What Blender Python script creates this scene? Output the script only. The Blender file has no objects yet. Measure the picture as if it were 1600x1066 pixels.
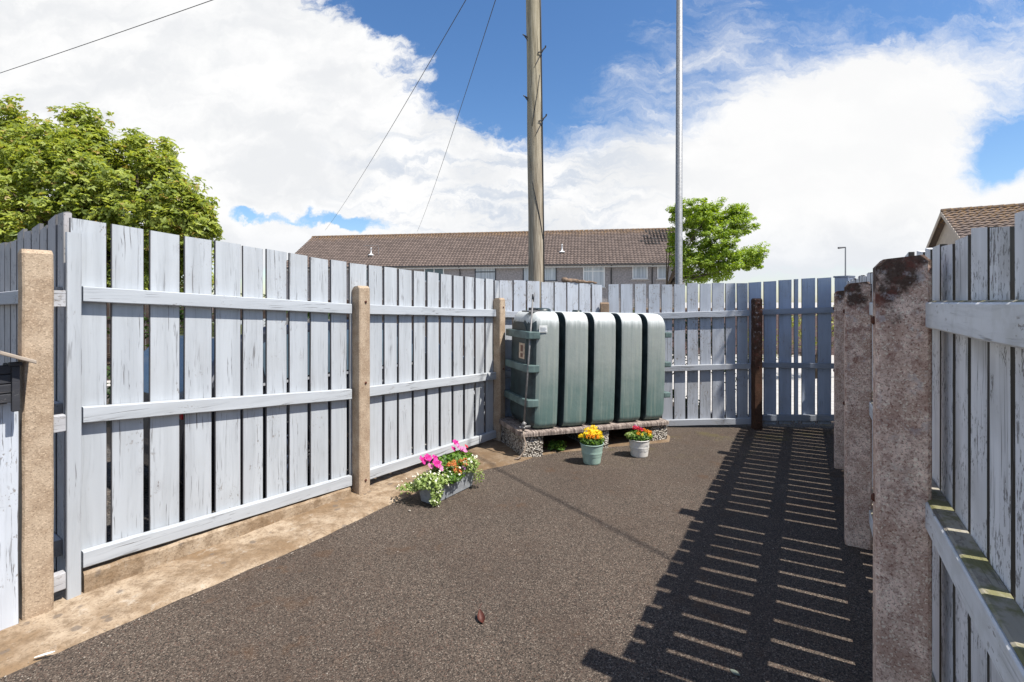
import bpy, math, random
import numpy as np
from mathutils import Vector, Matrix, noise as mnoise
PI = math.pi
R = math.radians
C = bpy.context.scene.collection
scene = bpy.context.scene

# ------------------------------------------------------------------ camera
cam_d = bpy.data.cameras.new('camera'); cam = bpy.data.objects.new('camera', cam_d); C.objects.link(cam)
cam.location = (0, 0, 1.5); cam.rotation_euler = (R(90), 0, 0)
cam_d.sensor_width = 36.0; cam_d.lens = 755 / 1600 * 36.0
cam_d.shift_y = -61 / 1600
cam_d.clip_start = 0.05; cam_d.clip_end = 3000
scene.camera = cam

# ------------------------------------------------------------------ view, sun, sky
scene.view_settings.view_transform = 'Standard'
scene.view_settings.look = 'None'
scene.view_settings.gamma = 1
scene.view_settings.exposure = 0.62
SUN_EL = 58.3
SUN_AZ = Vector((0.883, -0.469, 0))          # horizontal direction towards the sun
sl = bpy.data.lights.new('sun', 'SUN'); sl.energy = 5.0; sl.angle = R(0.5); sl.color = (1.0, 0.955, 0.89)
so = bpy.data.objects.new('sun', sl); C.objects.link(so)
sd = SUN_AZ.normalized() * math.cos(R(SUN_EL)); sd.z = math.sin(R(SUN_EL))
so.rotation_euler = sd.to_track_quat('Z', 'Y').to_euler()
so.location = (20, -12, 30)


class NT:
    """tiny node-tree helper"""
    def __init__(self, tree):
        self.t = tree; self.n = tree.nodes; self.l = tree.links

    def new(self, typ, **kw):
        nd = self.n.new(typ)
        for k, v in kw.items():
            setattr(nd, k, v)
        return nd

    def put(self, sock, v):
        if hasattr(v, 'is_output') or isinstance(v, bpy.types.NodeSocket):
            self.l.new(v, sock)
        else:
            sock.default_value = v

    def math(self, op, a, b=None, c=None, clamp=False):
        nd = self.new('ShaderNodeMath', operation=op, use_clamp=clamp)
        self.put(nd.inputs[0], a)
        if b is not None: self.put(nd.inputs[1], b)
        if c is not None: self.put(nd.inputs[2], c)
        return nd.outputs[0]

    def vmath(self, op, a, b=None, scale=None):
        nd = self.new('ShaderNodeVectorMath', operation=op)
        self.put(nd.inputs[0], a)
        if b is not None: self.put(nd.inputs[1], b)
        if scale is not None: self.put(nd.inputs['Scale'], scale)
        return nd.outputs[1] if op in ('LENGTH', 'DISTANCE', 'DOT_PRODUCT') else nd.outputs[0]

    def noise(self, vec, scale, detail=4.0, rough=0.5, dist=0.0, dim='3D'):
        nd = self.new('ShaderNodeTexNoise'); nd.noise_dimensions = dim
        self.put(nd.inputs['Vector'], vec)
        nd.inputs['Scale'].default_value = scale; nd.inputs['Detail'].default_value = detail
        nd.inputs['Roughness'].default_value = rough; nd.inputs['Distortion'].default_value = dist
        return nd.outputs['Fac']

    def voronoi(self, vec, scale, feature='F1', rnd=1.0, out='Distance'):
        nd = self.new('ShaderNodeTexVoronoi', feature=feature)
        self.put(nd.inputs['Vector'], vec); nd.inputs['Scale'].default_value = scale
        nd.inputs['Randomness'].default_value = rnd
        return nd.outputs[out]

    def ramp(self, v, a, b, smooth=True, lo=0.0, hi=1.0):
        nd = self.new('ShaderNodeMapRange', interpolation_type='SMOOTHSTEP' if smooth else 'LINEAR')
        self.put(nd.inputs[0], v)
        for i, x in enumerate((a, b, lo, hi)):
            nd.inputs[1 + i].default_value = x
        return nd.outputs[0]

    def mix(self, f, a, b, typ='MIX'):
        nd = self.new('ShaderNodeMix', data_type='RGBA', blend_type=typ)
        self.put(nd.inputs[0], f)
        for s, v in ((nd.inputs[6], a), (nd.inputs[7], b)):
            if isinstance(v, (tuple, list)): s.default_value = (*v[:3], 1)
            else: self.l.new(v, s)
        return nd.outputs[2]

    def map(self, vec, scale=(1, 1, 1), loc=(0, 0, 0), rot=(0, 0, 0)):
        nd = self.new('ShaderNodeMapping')
        self.put(nd.inputs[0], vec)
        nd.inputs['Scale'].default_value = scale; nd.inputs['Location'].default_value = loc
        nd.inputs['Rotation'].default_value = rot
        return nd.outputs[0]

    def comb(self, x, y, z):
        nd = self.new('ShaderNodeCombineXYZ')
        for s, v in zip(nd.inputs, (x, y, z)): self.put(s, v)
        return nd.outputs[0]

    def sep(self, v):
        nd = self.new('ShaderNodeSeparateXYZ'); self.put(nd.inputs[0], v)
        return nd.outputs


world = bpy.data.worlds.new('World'); scene.world = world; world.use_nodes = True
wt = NT(world.node_tree); wt.n.clear()
SKY_K = 0.095
sky = wt.new('ShaderNodeTexSky', sky_type='NISHITA')
sky.sun_disc = False; sky.sun_elevation = R(SUN_EL); sky.sun_rotation = R(118)
sky.air_density = 1.0; sky.dust_density = 0.6; sky.ozone_density = 2.2
dirv = wt.new('ShaderNodeTexCoord').outputs['Generated']
dx, dy, dz = wt.sep(dirv)
ysafe = wt.math('MAXIMUM', dy, 0.12)
# direction-space chart of the sky in front (a function of direction only)
U = wt.math('MULTIPLY_ADD', wt.math('DIVIDE', dx, ysafe), 7.55, 8.0)
V = wt.math('MULTIPLY_ADD', wt.math('DIVIDE', dz, ysafe), -7.55, 4.72)
uv = wt.comb(U, V, 0.0)
warp_n = wt.new('ShaderNodeTexNoise'); wt.put(warp_n.inputs['Vector'], uv)
warp_n.inputs['Scale'].default_value = 0.9; warp_n.inputs['Detail'].default_value = 6; warp_n.inputs['Roughness'].default_value = 0.6
warp = wt.vmath('SUBTRACT', warp_n.outputs['Color'], (0.5, 0.5, 0.5))
uvw = wt.vmath('ADD', uv, wt.vmath('SCALE', warp, scale=1.1))
# (cx, cy, rx, ry, angle, amplitude) in hundreds of pixels
BL = [(-0.5, 0.6, 5.2, 2.6, 0, 1.9), (3.2, 1.4, 2.6, 1.5, 28, 1.5), (5.2, 1.9, 1.9, 0.75, 28, 1.2), (2.5, 2.8, 4.0, 1.0, 0, 1.2),
      (6.4, 2.9, 2.0, 0.6, 10, 0.75), (8.3, 2.95, 2.2, 0.60, 5, 1.0), (9.8, 3.1, 2.0, 0.6, -10, 0.6),
      (12.3, 2.5, 2.9, 1.2, -14, 1.6), (13.7, 1.7, 1.55, 0.9, -12, 1.2), (13.5, 3.6, 5, 0.9, 0, 1.3), (9.5, 3.7, 5, 0.45, 0, .5),
      (15.9, 0.8, 0.8, 1.0, 0, 0.34), (16.1, 3.1, 0.9, 0.45, -10, 1.0), (11.2, 0.5, 2.2, 0.6, -22, 0.30), (9.8, 1.35, 2.0, 0.4, -20, 0.18),
      (6.1, 0.75, 0.7, 0.3, 40, 0.33), (7.5, 1.45, 0.5, 0.16, 35, 0.33), (6.7, 1.15, .28, .2, 20, .25),
      (7.9, 0.9, 1.5, 1.3, 0, -0.8), (5.6, 0.05, 1.0, 0.35, 20, -0.5), (15.75, 2.3, 0.6, 0.45, -30, -1.3), (3.9, 3.40, 0.62, 0.13, 4, -1.45),
      (5.45, 3.42, 0.95, 0.17, 3, -1.35), (5.25, 3.68, 0.40, 0.13, 0, 1.4), (6.6, 3.1, 1.3, 0.22, -12, -0.55), (6.2, 2.25, .6, .10, 14, -.9), (7.4, 2.75, .9, .14, 20, -.5), (13.0, 0.2, 1.6, 0.35, 0, -0.25), (10.9, 1.5, 0.5, 0.6, 0, -0.15)]
F = None
for cx, cy, rx, ry, an, amp in BL:
    m = wt.new('ShaderNodeMapping'); m.vector_type = 'TEXTURE'
    wt.put(m.inputs[0], uvw); m.inputs['Location'].default_value = (cx, cy, 0)
    m.inputs['Rotation'].default_value = (0, 0, R(an)); m.inputs['Scale'].default_value = (rx, ry, 1)
    d2 = wt.vmath('DOT_PRODUCT', m.outputs[0], m.outputs[0])
    g = wt.math('MULTIPLY', wt.math('EXPONENT', wt.math('MULTIPLY', d2, -1.0)), amp)
    F = g if F is None else wt.math('ADD', F, g)
fine = wt.noise(uvw, 2.2, 8, 0.62)
streak = wt.noise(wt.map(uvw, (0.55, 2.2, 1), rot=(0, 0, R(24))), 1.5, 8, 0.66, 0.4)
edge_n = wt.math('ADD', wt.math('MULTIPLY', wt.math('SUBTRACT', fine, 0.5), 0.9), wt.math('MULTIPLY', wt.math('SUBTRACT', streak, 0.5), 1.3))
crisp = wt.ramp(wt.math('ADD', F, edge_n), 0.20, 0.72)
soft_n = wt.math('MULTIPLY', wt.math('SUBTRACT', streak, 0.5), 1.5)
soft = wt.ramp(wt.math('ADD', F, soft_n), 0.0, 1.15)
cov_front = wt.math('ADD', crisp, wt.math('MULTIPLY', wt.ramp(U, 8.0, 9.6), wt.math('SUBTRACT', soft, crisp)))
# clouds elsewhere (behind and overhead): scattered, noise only
bn = wt.noise(wt.map(dirv, (2.2, 2.2, 4.0)), 1.3, 6, 0.55)
cov_back = wt.math('MULTIPLY', wt.ramp(bn, 0.48, 0.62), 0.8)
infront = wt.ramp(dy, 0.14, 0.40)
cov = wt.math('ADD', wt.math('MULTIPLY', cov_front, infront), wt.math('MULTIPLY', cov_back, wt.math('SUBTRACT', 1.0, infront)))
puff = wt.noise(wt.map(uvw, (0.5, 1.2, 1)), 1.1, 7, 0.55)
cl_v = wt.ramp(puff, 0.36, 0.62)
ccol = wt.mix(cl_v, (5.9, 6.0, 6.15), (6.95, 6.95, 6.95))
rightglow = wt.math('MULTIPLY', wt.ramp(U, 9.5, 12.0), wt.ramp(V, 3.9, 3.0))
ccol = wt.mix(wt.math('MULTIPLY', rightglow, 0.8), ccol, (6.75, 6.75, 6.75))
mid = wt.math('MULTIPLY', wt.math('MULTIPLY', wt.ramp(U, 4.6, 6.6), wt.ramp(U, 11.0, 8.8)), wt.math('MULTIPLY', wt.ramp(V, 1.7, 2.4), wt.ramp(V, 3.9, 3.4)))
st2 = wt.noise(wt.map(uvw, (0.45, 2.4, 1), rot=(0, 0, R(8))), 1.9, 8, 0.62, 0.3)
ccol = wt.mix(wt.math('MULTIPLY', mid, wt.math('MULTIPLY', wt.ramp(st2, 0.44, 0.66), 0.75)), ccol, (4.1, 4.6, 5.4))
lowhaze = wt.math('MULTIPLY', wt.ramp(V, 3.3, 4.4), 0.55)
ccol = wt.mix(lowhaze, ccol, (5.3, 5.6, 6.1))
hs = wt.new('ShaderNodeHueSaturation'); wt.put(hs.inputs['Color'], sky.outputs[0]); hs.inputs['Saturation'].default_value = 1.22; hs.inputs['Value'].default_value = 1.16; hs.inputs['Hue'].default_value = 0.503
skycol = wt.mix(cov, hs.outputs[0], ccol)
bg = wt.new('ShaderNodeBackground'); wt.put(bg.inputs[0], skycol); bg.inputs[1].default_value = SKY_K
wo = wt.new('ShaderNodeOutputWorld'); wt.l.new(bg.outputs[0], wo.inputs[0])

# ------------------------------------------------------------------ materials
def mat(name):
    m = bpy.data.materials.new(name); m.use_nodes = True
    t = NT(m.node_tree); b = m.node_tree.nodes['Principled BSDF']
    return m, t, b


def bump(t, b, h, strength, dist=0.01):
    nd = t.new('ShaderNodeBump'); nd.inputs['Strength'].default_value = strength; nd.inputs['Distance'].default_value = dist
    t.put(nd.inputs['Height'], h); t.l.new(nd.outputs[0], b.inputs['Normal'])


def rnd_attr(t):
    nd = t.new('ShaderNodeAttribute'); nd.attribute_name = 'rnd'
    return nd.outputs['Fac']


def painted_wood(name, base, axis='z', wear=0.35, dirt=0.25, wood=(0.20, 0.17, 0.14), green=0.0, crack=1.0):
    m, t, b = mat(name)
    co = t.new('ShaderNodeTexCoord').outputs['Object']
    r = rnd_attr(t)
    co = t.vmath('ADD', co, t.comb(t.math('MULTIPLY', r, 17.0), t.math('MULTIPLY', r, 9.0), t.math('MULTIPLY', r, 23.0)))
    k = {'z': (1, 1, 0.045), 'x': (0.045, 1, 1), 'y': (1, .045, 1)}[axis]
    wav = t.new('ShaderNodeTexNoise'); t.put(wav.inputs['Vector'], co); wav.inputs['Scale'].default_value = 2.5
    co2 = t.vmath('ADD', co, t.vmath('SCALE', t.vmath('SUBTRACT', wav.outputs['Color'], (.5, .5, .5)), scale=0.035))
    gv = t.map(co2, k)
    grain = t.noise(gv, 70, 5, 0.6)
    broad = t.noise(gv, 16, 3, 0.5)
    cr = t.noise(t.map(co2, tuple(0.014 if q < 1 else 1 for q in k)), 150, 3, 0.55)
    big = t.noise(co, 3.0, 3, 0.5)
    crk = t.math('MULTIPLY', t.ramp(cr, 0.61, 0.66), t.ramp(t.noise(t.map(co, tuple(0.3 if q < 1 else 1 for q in k)), 9.0, 2), 0.42, 0.60))
    # flaked patches, fine broken marks
    fl = t.noise(t.map(co, tuple(0.45 if q < 1 else 1 for q in k)), 85, 4, 0.65)
    flm = t.math('MULTIPLY', t.ramp(fl, 0.62 - 0.04 * wear, 0.66 - .04 * wear), t.ramp(t.noise(co, 5.0, 2), 0.66 - 0.13 * wear, 0.74 - 0.13 * wear))
    # knots
    vo = t.voronoi(t.map(co, tuple(0.62 if q < 1 else 1 for q in k)), 5.2)
    ring = t.math('SINE', t.math('MULTIPLY', vo, 190.0))
    kn = t.math('MULTIPLY', t.ramp(vo, 0.15, 0.06), t.math('MULTIPLY_ADD', ring, 0.35, 0.5))
    kn2 = t.ramp(vo, 0.03, 0.018)
    c0 = t.mix(t.ramp(broad, 0.3, 0.7), tuple(x * 0.90 for x in base), tuple(min(x * 1.06, .9) for x in base))
    c0 = t.mix(t.math('MULTIPLY', t.ramp(grain, 0.5, 0.72), 0.38), c0, tuple(x * 0.62 for x in base))
    c0 = t.mix(t.math('MULTIPLY', r, 0.22), c0, tuple(x * y for x, y in zip(base, (0.78, 0.80, 0.84))))
    c0 = t.mix(t.math('MULTIPLY', t.ramp(big, 0.50, 0.75), dirt), c0, (0.26, 0.25, 0.23))
    c0 = t.mix(t.math('MULTIPLY', kn, 0.36), c0, (0.22, 0.21, 0.21))
    c0 = t.mix(t.math('MULTIPLY', kn2, 0.55), c0, (0.12, 0.10, 0.09))
    c0 = t.mix(t.math('MULTIPLY', crk, 0.8 * crack), c0, (0.10, 0.09, 0.085))
    c0 = t.mix(t.math('MULTIPLY', flm, 0.75), c0, wood)
    if green > 0:
        gz = t.noise(co, 9, 5, 0.7)
        c0 = t.mix(t.math('MULTIPLY', t.ramp(gz, 0.46, 0.60), green), c0, (0.15, 0.145, 0.05))
    t.put(b.inputs['Base Color'], c0)
    b.inputs['Roughness'].default_value = 0.72
    b.inputs['Specular IOR Level'].default_value = 0.25
    h = t.math('SUBTRACT', t.math('ADD', t.math('MULTIPLY', grain, 0.5), t.math('MULTIPLY', kn, .4)), t.math('ADD', t.math('MULTIPLY', crk, 1.2), t.math('MULTIPLY', flm, 0.8)))
    bump(t, b, h, 0.55, 0.003)
    return m


BLUE = (0.415, 0.437, 0.456)
M = {}
M['paint_z'] = painted_wood('pale_blue_paint_upright', BLUE, 'z', 0.45, 0.15)
M['paint_x'] = painted_wood('pale_blue_paint_rail', (0.42, 0.442, 0.460), 'x', 0.30, 0.12)
M['far_z'] = painted_wood('worn_blue_paint_upright', (0.40, 0.425, 0.465), 'z', 1.3, 0.35)
M['far_x'] = painted_wood('worn_blue_paint_rail', (0.38, 0.40, 0.43), 'x', 1.0, 0.4)
M['gate_z'] = painted_wood('deep_blue_paint_upright', (0.37, 0.42, 0.51), 'z', 0.7, 0.3, crack=.5)
M['gate_x'] = painted_wood('deep_blue_paint_rail', (0.26, 0.29, 0.34), 'x', 0.6, 0.35)
M['right_z'] = painted_wood('old_white_paint_upright', (0.72, 0.725, 0.74), 'z', 1.7, 0.6, wood=(0.12, 0.11, 0.10))
M['right_x'] = painted_wood('old_white_paint_rail', (0.68, 0.685, 0.69), 'x', 0.8, 0.3, green=0.12)
M['white_z'] = painted_wood('white_paint_upright', (0.53, 0.56, 0.60), 'z', 0.9, 0.15)
M['grey_z'] = painted_wood('bare_grey_timber_upright', (0.40, 0.38, 0.375), 'z', 1.2, 0.6, wood=(0.08, .07, .06))
M['grey_x'] = painted_wood('bare_grey_timber_rail', (0.42, 0.42, 0.43), 'x', 1.2, 0.5)
M['mossy'] = painted_wood('mossy_rail_top', (0.34, 0.31, 0.25), 'x', 1.5, 0.9, green=0.85)
M['edge_wood'] = painted_wood('bare_board_edges', (0.13, 0.125, 0.125), 'z', 0.5, 0.3)
M['edge_dark'] = painted_wood('dark_rotten_board_edges', (0.05, 0.043, 0.035), 'z', 0.5, 0.3)
M['brown_z'] = painted_wood('brown_timber_upright', (0.05, 0.032, 0.024), 'z', 0.6, 0.1)
M['black_x'] = painted_wood('blackened_timber', (0.035, 0.036, 0.042), 'x', 0.6, 0.05, wood=(0.12, .12, .12))
M['cap_x'] = painted_wood('weathered_cap_timber', (0.36, 0.30, 0.24), 'x', 1.4, 0.35)


def concrete_post_mat(name, lo, hi, stain_top=0.0, stain=(0.06, 0.03, 0.02), blotch=0.3, topz=1.6):
    m, t, b = mat(name)
    co = t.new('ShaderNodeTexCoord').outputs['Object']
    agg = t.voronoi(co, 190, out='Color'); av = t.sep(agg)[0]
    n1 = t.noise(co, 9, 6, 0.65); n2 = t.noise(co, 45, 4, 0.7); n3 = t.noise(co, 260, 3, 0.6)
    c = t.mix(t.ramp(n1, 0.35, 0.65), lo, hi)
    c = t.mix(t.math('MULTIPLY', t.ramp(av, 0.84, 0.90), 0.45), c, tuple(min(1, x * 1.4) for x in hi))
    c = t.mix(t.math('MULTIPLY', t.ramp(av, 0.14, 0.09), 0.42), c, tuple(x * 0.5 for x in lo))
    c = t.mix(t.math('MULTIPLY', t.ramp(n3, 0.55, 0.75), 0.45), c, tuple(x * 0.5 for x in lo))
    n2b = t.noise(co, 26, 8, 0.78)
    st = t.math('MULTIPLY', t.ramp(n2b, 0.44, 0.74), t.ramp(n1, 0.36, 0.62))
    c = t.mix(t.math('MULTIPLY', st, blotch), c, stain)
    sp2 = t.noise(co, 120, 5, 0.75)
    c = t.mix(t.math('MULTIPLY', t.ramp(sp2, 0.52, 0.62), min(1.0, blotch * 0.75)), c, tuple(x * 1.3 for x in stain))
    pits = t.ramp(t.voronoi(co, 38), 0.10, 0.05)
    pits = t.math('MULTIPLY', pits, t.ramp(t.noise(co, 13, 1), .5, .6))
    c = t.mix(t.math('MULTIPLY', pits, 0.6), c, (0.03, 0.025, 0.02))
    if stain_top > 0:
        z = t.sep(co)[2]
        zz = t.math('ADD', z, t.math('MULTIPLY', t.math('SUBTRACT', t.noise(co, 11, 5, 0.65), 0.5), 0.75))
        tm = t.ramp(zz, topz - 0.16, topz - 0.02)
        c = t.mix(t.math('MULTIPLY', tm, stain_top), c, (0.045, 0.026, 0.018))
        red = t.math('MULTIPLY', t.ramp(t.noise(co, 14, 8, 0.72), 0.50, 0.64), t.ramp(zz, topz - 1.5, topz - 0.3))
        c = t.mix(t.math('MULTIPLY', red, 0.6), c, (0.17, 0.055, 0.04))
        lich = t.math('MULTIPLY', t.ramp(t.noise(co, 21, 5, 0.7), 0.54, 0.66), t.ramp(zz, topz - .9, topz - .25))
        c = t.mix(t.math('MULTIPLY', lich, 0.5), c, (0.5, 0.47, 0.47))
    t.put(b.inputs['Base Color'], c); b.inputs['Roughness'].default_value = 0.93; b.inputs['Specular IOR Level'].default_value = 0.15
    h = t.math('ADD', t.math('MULTIPLY', av, 0.35), t.math('SUBTRACT', t.math('MULTIPLY', n2, 0.8), t.math('MULTIPLY', pits, 1.2)))
    bump(t, b, h, 0.7, 0.004)
    return m


M['post_tan'] = concrete_post_mat('tan_concrete', (0.32, 0.235, 0.16), (0.43, 0.335, 0.24), 0, blotch=0.06)
M['post_back'] = concrete_post_mat('brown_concrete', (0.20, 0.14, 0.095), (0.30, 0.22, 0.15), 0, blotch=0.3)
M['post_right'] = concrete_post_mat('lichen_concrete', (0.50, 0.34, 0.265), (0.88, 0.68, 0.56), 0.93, (0.13, 0.042, 0.024), 1.0, 1.62)
M['post_dark'] = concrete_post_mat('dark_rusty_concrete', (0.055, 0.028, 0.018), (0.10, 0.055, 0.035), 0.5, (0.03, 0.015, 0.01), 0.5, 1.5)


def simple(name, col, rough=0.6, metal=0.0, n_scale=20, n_amt=0.25, bmp=0.0, spec=0.4, trans=0.0):
    m, t, b = mat(name)
    co = t.new('ShaderNodeTexCoord').outputs['Object']
    n = t.noise(co, n_scale, 5, 0.6)
    c = t.mix(t.ramp(n, 0.3, 0.7), tuple(x * (1 - n_amt) for x in col), tuple(min(1, x * (1 + n_amt)) for x in col))
    t.put(b.inputs['Base Color'], c); b.inputs['Roughness'].default_value = rough; b.inputs['Metallic'].default_value = metal
    b.inputs['Specular IOR Level'].default_value = spec
    if bmp: bump(t, b, n, bmp, 0.005)
    return m


def foliage(name, a, b2, c3=None, trans=0.35, rough=0.5, frac=0.85):
    m, t, b = mat(name)
    r = rnd_attr(t)
    co = t.new('ShaderNodeTexCoord').outputs['Object']
    n = t.noise(co, 1.6, 2)
    c = t.mix(t.ramp(t.math('ADD', t.math('MULTIPLY', r, 0.7), t.math('MULTIPLY', n, 0.6)), 0.25, 1.0), a, b2)
    if c3: c = t.mix(t.math('MULTIPLY', t.ramp(t.math('FRACT', t.math('MULTIPLY', r, 7.31)), frac, frac + .03), .8), c, c3)
    t.put(b.inputs['Base Color'], c); b.inputs['Roughness'].default_value = rough
    b.inputs['Specular IOR Level'].default_value = 0.45
    tr = t.new('ShaderNodeBsdfTranslucent'); t.l.new(c, tr.inputs[0])
    hs = t.new('ShaderNodeHueSaturation'); t.put(hs.inputs['Color'], c); hs.inputs['Value'].default_value = 1.5; hs.inputs['Saturation'].default_value = 1.15
    hs.inputs['Hue'].default_value = 0.49
    t.l.new(hs.outputs[0], tr.inputs[0])
    mx = t.new('ShaderNodeMixShader'); mx.inputs[0].default_value = trans
    out = m.node_tree.nodes['Material Output']
    t.l.new(b.outputs[0], mx.inputs[1]); t.l.new(tr.outputs[0], mx.inputs[2]); t.l.new(mx.outputs[0], out.inputs[0])
    return m


M['leaf_left'] = foliage('maple_leaves', (0.16, 0.215, 0.045), (0.36, 0.41, 0.09), (0.42, 0.30, 0.11), frac=0.93, trans=0.42)
M['leaf_right'] = foliage('ash_leaves', (0.15, 0.235, 0.03), (0.33, 0.44, 0.06))
M['leaf_bush'] = foliage('bush_leaves', (0.12, 0.15, 0.02), (0.26, 0.27, 0.05))
M['leaf_dark'] = foliage('dark_leaves', (0.02, 0.045, 0.012), (0.05, 0.085, 0.02))
M['leaf_pot'] = foliage('bedding_leaves', (0.05, 0.12, 0.015), (0.16, 0.28, 0.045))
M['leaf_pale'] = foliage('pale_trailing_leaves', (0.20, 0.29, 0.07), (0.40, 0.48, 0.18))
M['bark'] = simple('bark', (0.09, 0.07, 0.05), 0.9, n_scale=12, bmp=0.6, spec=.1)
for nm, col in (('pink', (0.66, 0.045, 0.32)), ('palepink', (0.72, 0.30, 0.52)), ('yellow', (0.92, 0.72, 0.03)), ('orange', (0.88, 0.36, 0.02)),
                ('apricot', (0.75, 0.27, 0.09)), ('red', (0.70, 0.025, 0.06)), ('white', (0.75, 0.74, 0.62)), ('mauve', (0.22, 0.10, 0.22))):
    M['petal_' + nm] = foliage('petals_' + nm, tuple(x * .8 for x in col), col, trans=0.3, rough=0.7)

# asphalt
def asphalt(name, lo, hi, k=1.35):
    m, t, b = mat(name)
    co = t.new('ShaderNodeTexCoord').outputs['Object']
    v = t.new('ShaderNodeTexVoronoi'); t.put(v.inputs['Vector'], co); v.inputs['Scale'].default_value = 165 * k
    av = t.sep(v.outputs['Color'])
    n1 = t.noise(co, 1.3, 5, 0.6); n2 = t.noise(co, 60, 4, 0.75); n3 = t.noise(co, 6, 4, 0.6)
    g = t.math('ADD', t.math('MULTIPLY', av[0], 0.65), t.math('MULTIPLY', n2, 0.35))
    c = t.mix(t.ramp(g, 0.12, 0.85, False), lo, hi)
    c = t.mix(t.math('MULTIPLY', t.ramp(av[1], 0.92, 0.95), 0.6), c, (0.30, 0.25, 0.20))
    c = t.mix(t.math('MULTIPLY', t.ramp(av[2], 0.93, 0.96), 0.5), c, (0.13, 0.065, 0.045))
    c = t.mix(t.math('MULTIPLY', t.ramp(av[1], 0.27, 0.17), 0.8), c, (0.012, 0.011, 0.010))
    c = t.mix(t.math('MULTIPLY', t.ramp(n1, 0.42, 0.66), 0.55), c, t.mix(0.5, c, (0.055, 0.036, 0.026)))
    n5 = t.noise(co, 0.7, 6, 0.7)
    c = t.mix(t.math('MULTIPLY', t.ramp(n5, 0.40, 0.62), 0.30), c, t.mix(0.5, c, (0.02, 0.017, 0.015)))
    moss = t.math('MULTIPLY', t.ramp(t.noise(co, 2.2, 6, 0.7), 0.52, 0.66), t.ramp(t.sep(co)[1], 4.2, 5.6))
    c = t.mix(t.math('MULTIPLY', moss, 0.5), c, (0.10, 0.085, 0.03))
    rust = t.math('MULTIPLY', t.ramp(n3, 0.56, 0.66), t.ramp(n1, 0.50, 0.60))
    c = t.mix(t.math('MULTIPLY', rust, 0.35), c, (0.085, 0.045, 0.022))
    t.put(b.inputs['Base Color'], c); b.inputs['Roughness'].default_value = 0.86; b.inputs['Specular IOR Level'].default_value = 0.22
    h = t.math('ADD', t.math('SUBTRACT', 1.0, t.math('MULTIPLY', v.outputs['Distance'], 1.0)), t.math('MULTIPLY', av[0], 0.6))
    bump(t, b, h, 0.6, 0.002)
    return m


M['asphalt'] = asphalt('asphalt', (0.034, 0.0265, 0.0205), (0.136, 0.105, 0.081))
M['asphalt_out'] = asphalt('car_park_asphalt', (0.05, 0.047, 0.045), (0.10, 0.094, 0.088), 0.5)

m, t, b = mat('stained_concrete')
co = t.new('ShaderNodeTexCoord').outputs['Object']
n1 = t.noise(co, 2.6, 7, 0.65); n2 = t.noise(co, 14, 6, 0.7); n3 = t.noise(co, 90, 4, 0.7)
c = t.mix(t.ramp(n1, 0.36, 0.64), (0.215, 0.145, 0.085), (0.40, 0.315, 0.225))
c = t.mix(t.math('MULTIPLY', t.ramp(n2, 0.46, 0.66), 0.65), c, (0.15, 0.10, 0.06))
c = t.mix(t.math('MULTIPLY', t.ramp(n2, 0.44, 0.30), 0.5), c, (0.48, 0.43, 0.36))
ls = t.voronoi(t.vmath('ADD', co, t.vmath('SCALE', co, scale=0.0)), 9.0)
lm = t.math('MULTIPLY', t.ramp(t.math('ADD', ls, t.math('MULTIPLY', t.math('SUBTRACT', t.noise(co, 40, 3), .5), .22)), 0.22, 0.15), t.ramp(t.noise(co, 3.3, 2), 0.42, 0.50))
c = t.mix(t.math('MULTIPLY', lm, 0.75), c, (0.14, 0.115, 0.095))
c = t.mix(t.math('MULTIPLY', t.ramp(n3, 0.52, 0.66), 0.55), c, (0.13, 0.095, 0.06))
n4 = t.noise(co, 32, 5, 0.75)
c = t.mix(t.math('MULTIPLY', t.ramp(n4, 0.52, 0.64), 0.5), c, (0.15, 0.105, 0.065))
# soil and damp staining in the corner by the tank
yy = t.math('ADD', t.sep(co)[1], t.math('MULTIPLY', t.math('SUBTRACT', n2, 0.5), 1.2))
c = t.mix(t.math('MULTIPLY', t.ramp(yy, 3.7, 4.7), 0.62), c, (0.12, 0.078, 0.045))
t.put(b.inputs['Base Color'], c); b.inputs['Roughness'].default_value = 0.92; b.inputs['Specular IOR Level'].default_value = .15
bump(t, b, t.math('ADD', t.math('MULTIPLY', n2, 0.8), t.math('MULTIPLY', n3, 0.4)), 0.75, 0.012)
M['strip'] = m

M['paving'] = simple('pale_concrete_paving', (0.42, 0.40, 0.37), 0.9, n_scale=6, n_amt=.15, bmp=.2, spec=.1)

# green plastic of the oil tank: darker low down, bleached towards the top, with dusty runs
m, t, b = mat('faded_green_plastic')
co = t.new('ShaderNodeTexCoord').outputs['Object']
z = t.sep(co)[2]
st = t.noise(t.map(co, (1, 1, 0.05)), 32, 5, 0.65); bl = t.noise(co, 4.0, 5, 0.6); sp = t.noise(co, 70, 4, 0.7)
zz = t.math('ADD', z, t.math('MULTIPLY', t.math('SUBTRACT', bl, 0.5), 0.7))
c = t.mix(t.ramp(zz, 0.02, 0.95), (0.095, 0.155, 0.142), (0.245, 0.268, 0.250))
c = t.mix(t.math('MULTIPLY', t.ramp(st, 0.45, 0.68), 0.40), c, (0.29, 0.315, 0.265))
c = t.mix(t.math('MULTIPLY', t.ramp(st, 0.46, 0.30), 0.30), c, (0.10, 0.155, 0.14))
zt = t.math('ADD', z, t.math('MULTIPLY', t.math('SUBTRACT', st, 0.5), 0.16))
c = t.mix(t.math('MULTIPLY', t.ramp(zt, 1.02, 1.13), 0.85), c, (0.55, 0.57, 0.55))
c = t.mix(t.math('MULTIPLY', t.ramp(sp, 0.60, 0.72), 0.30), c, (0.05, 0.06, 0.045))
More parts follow.
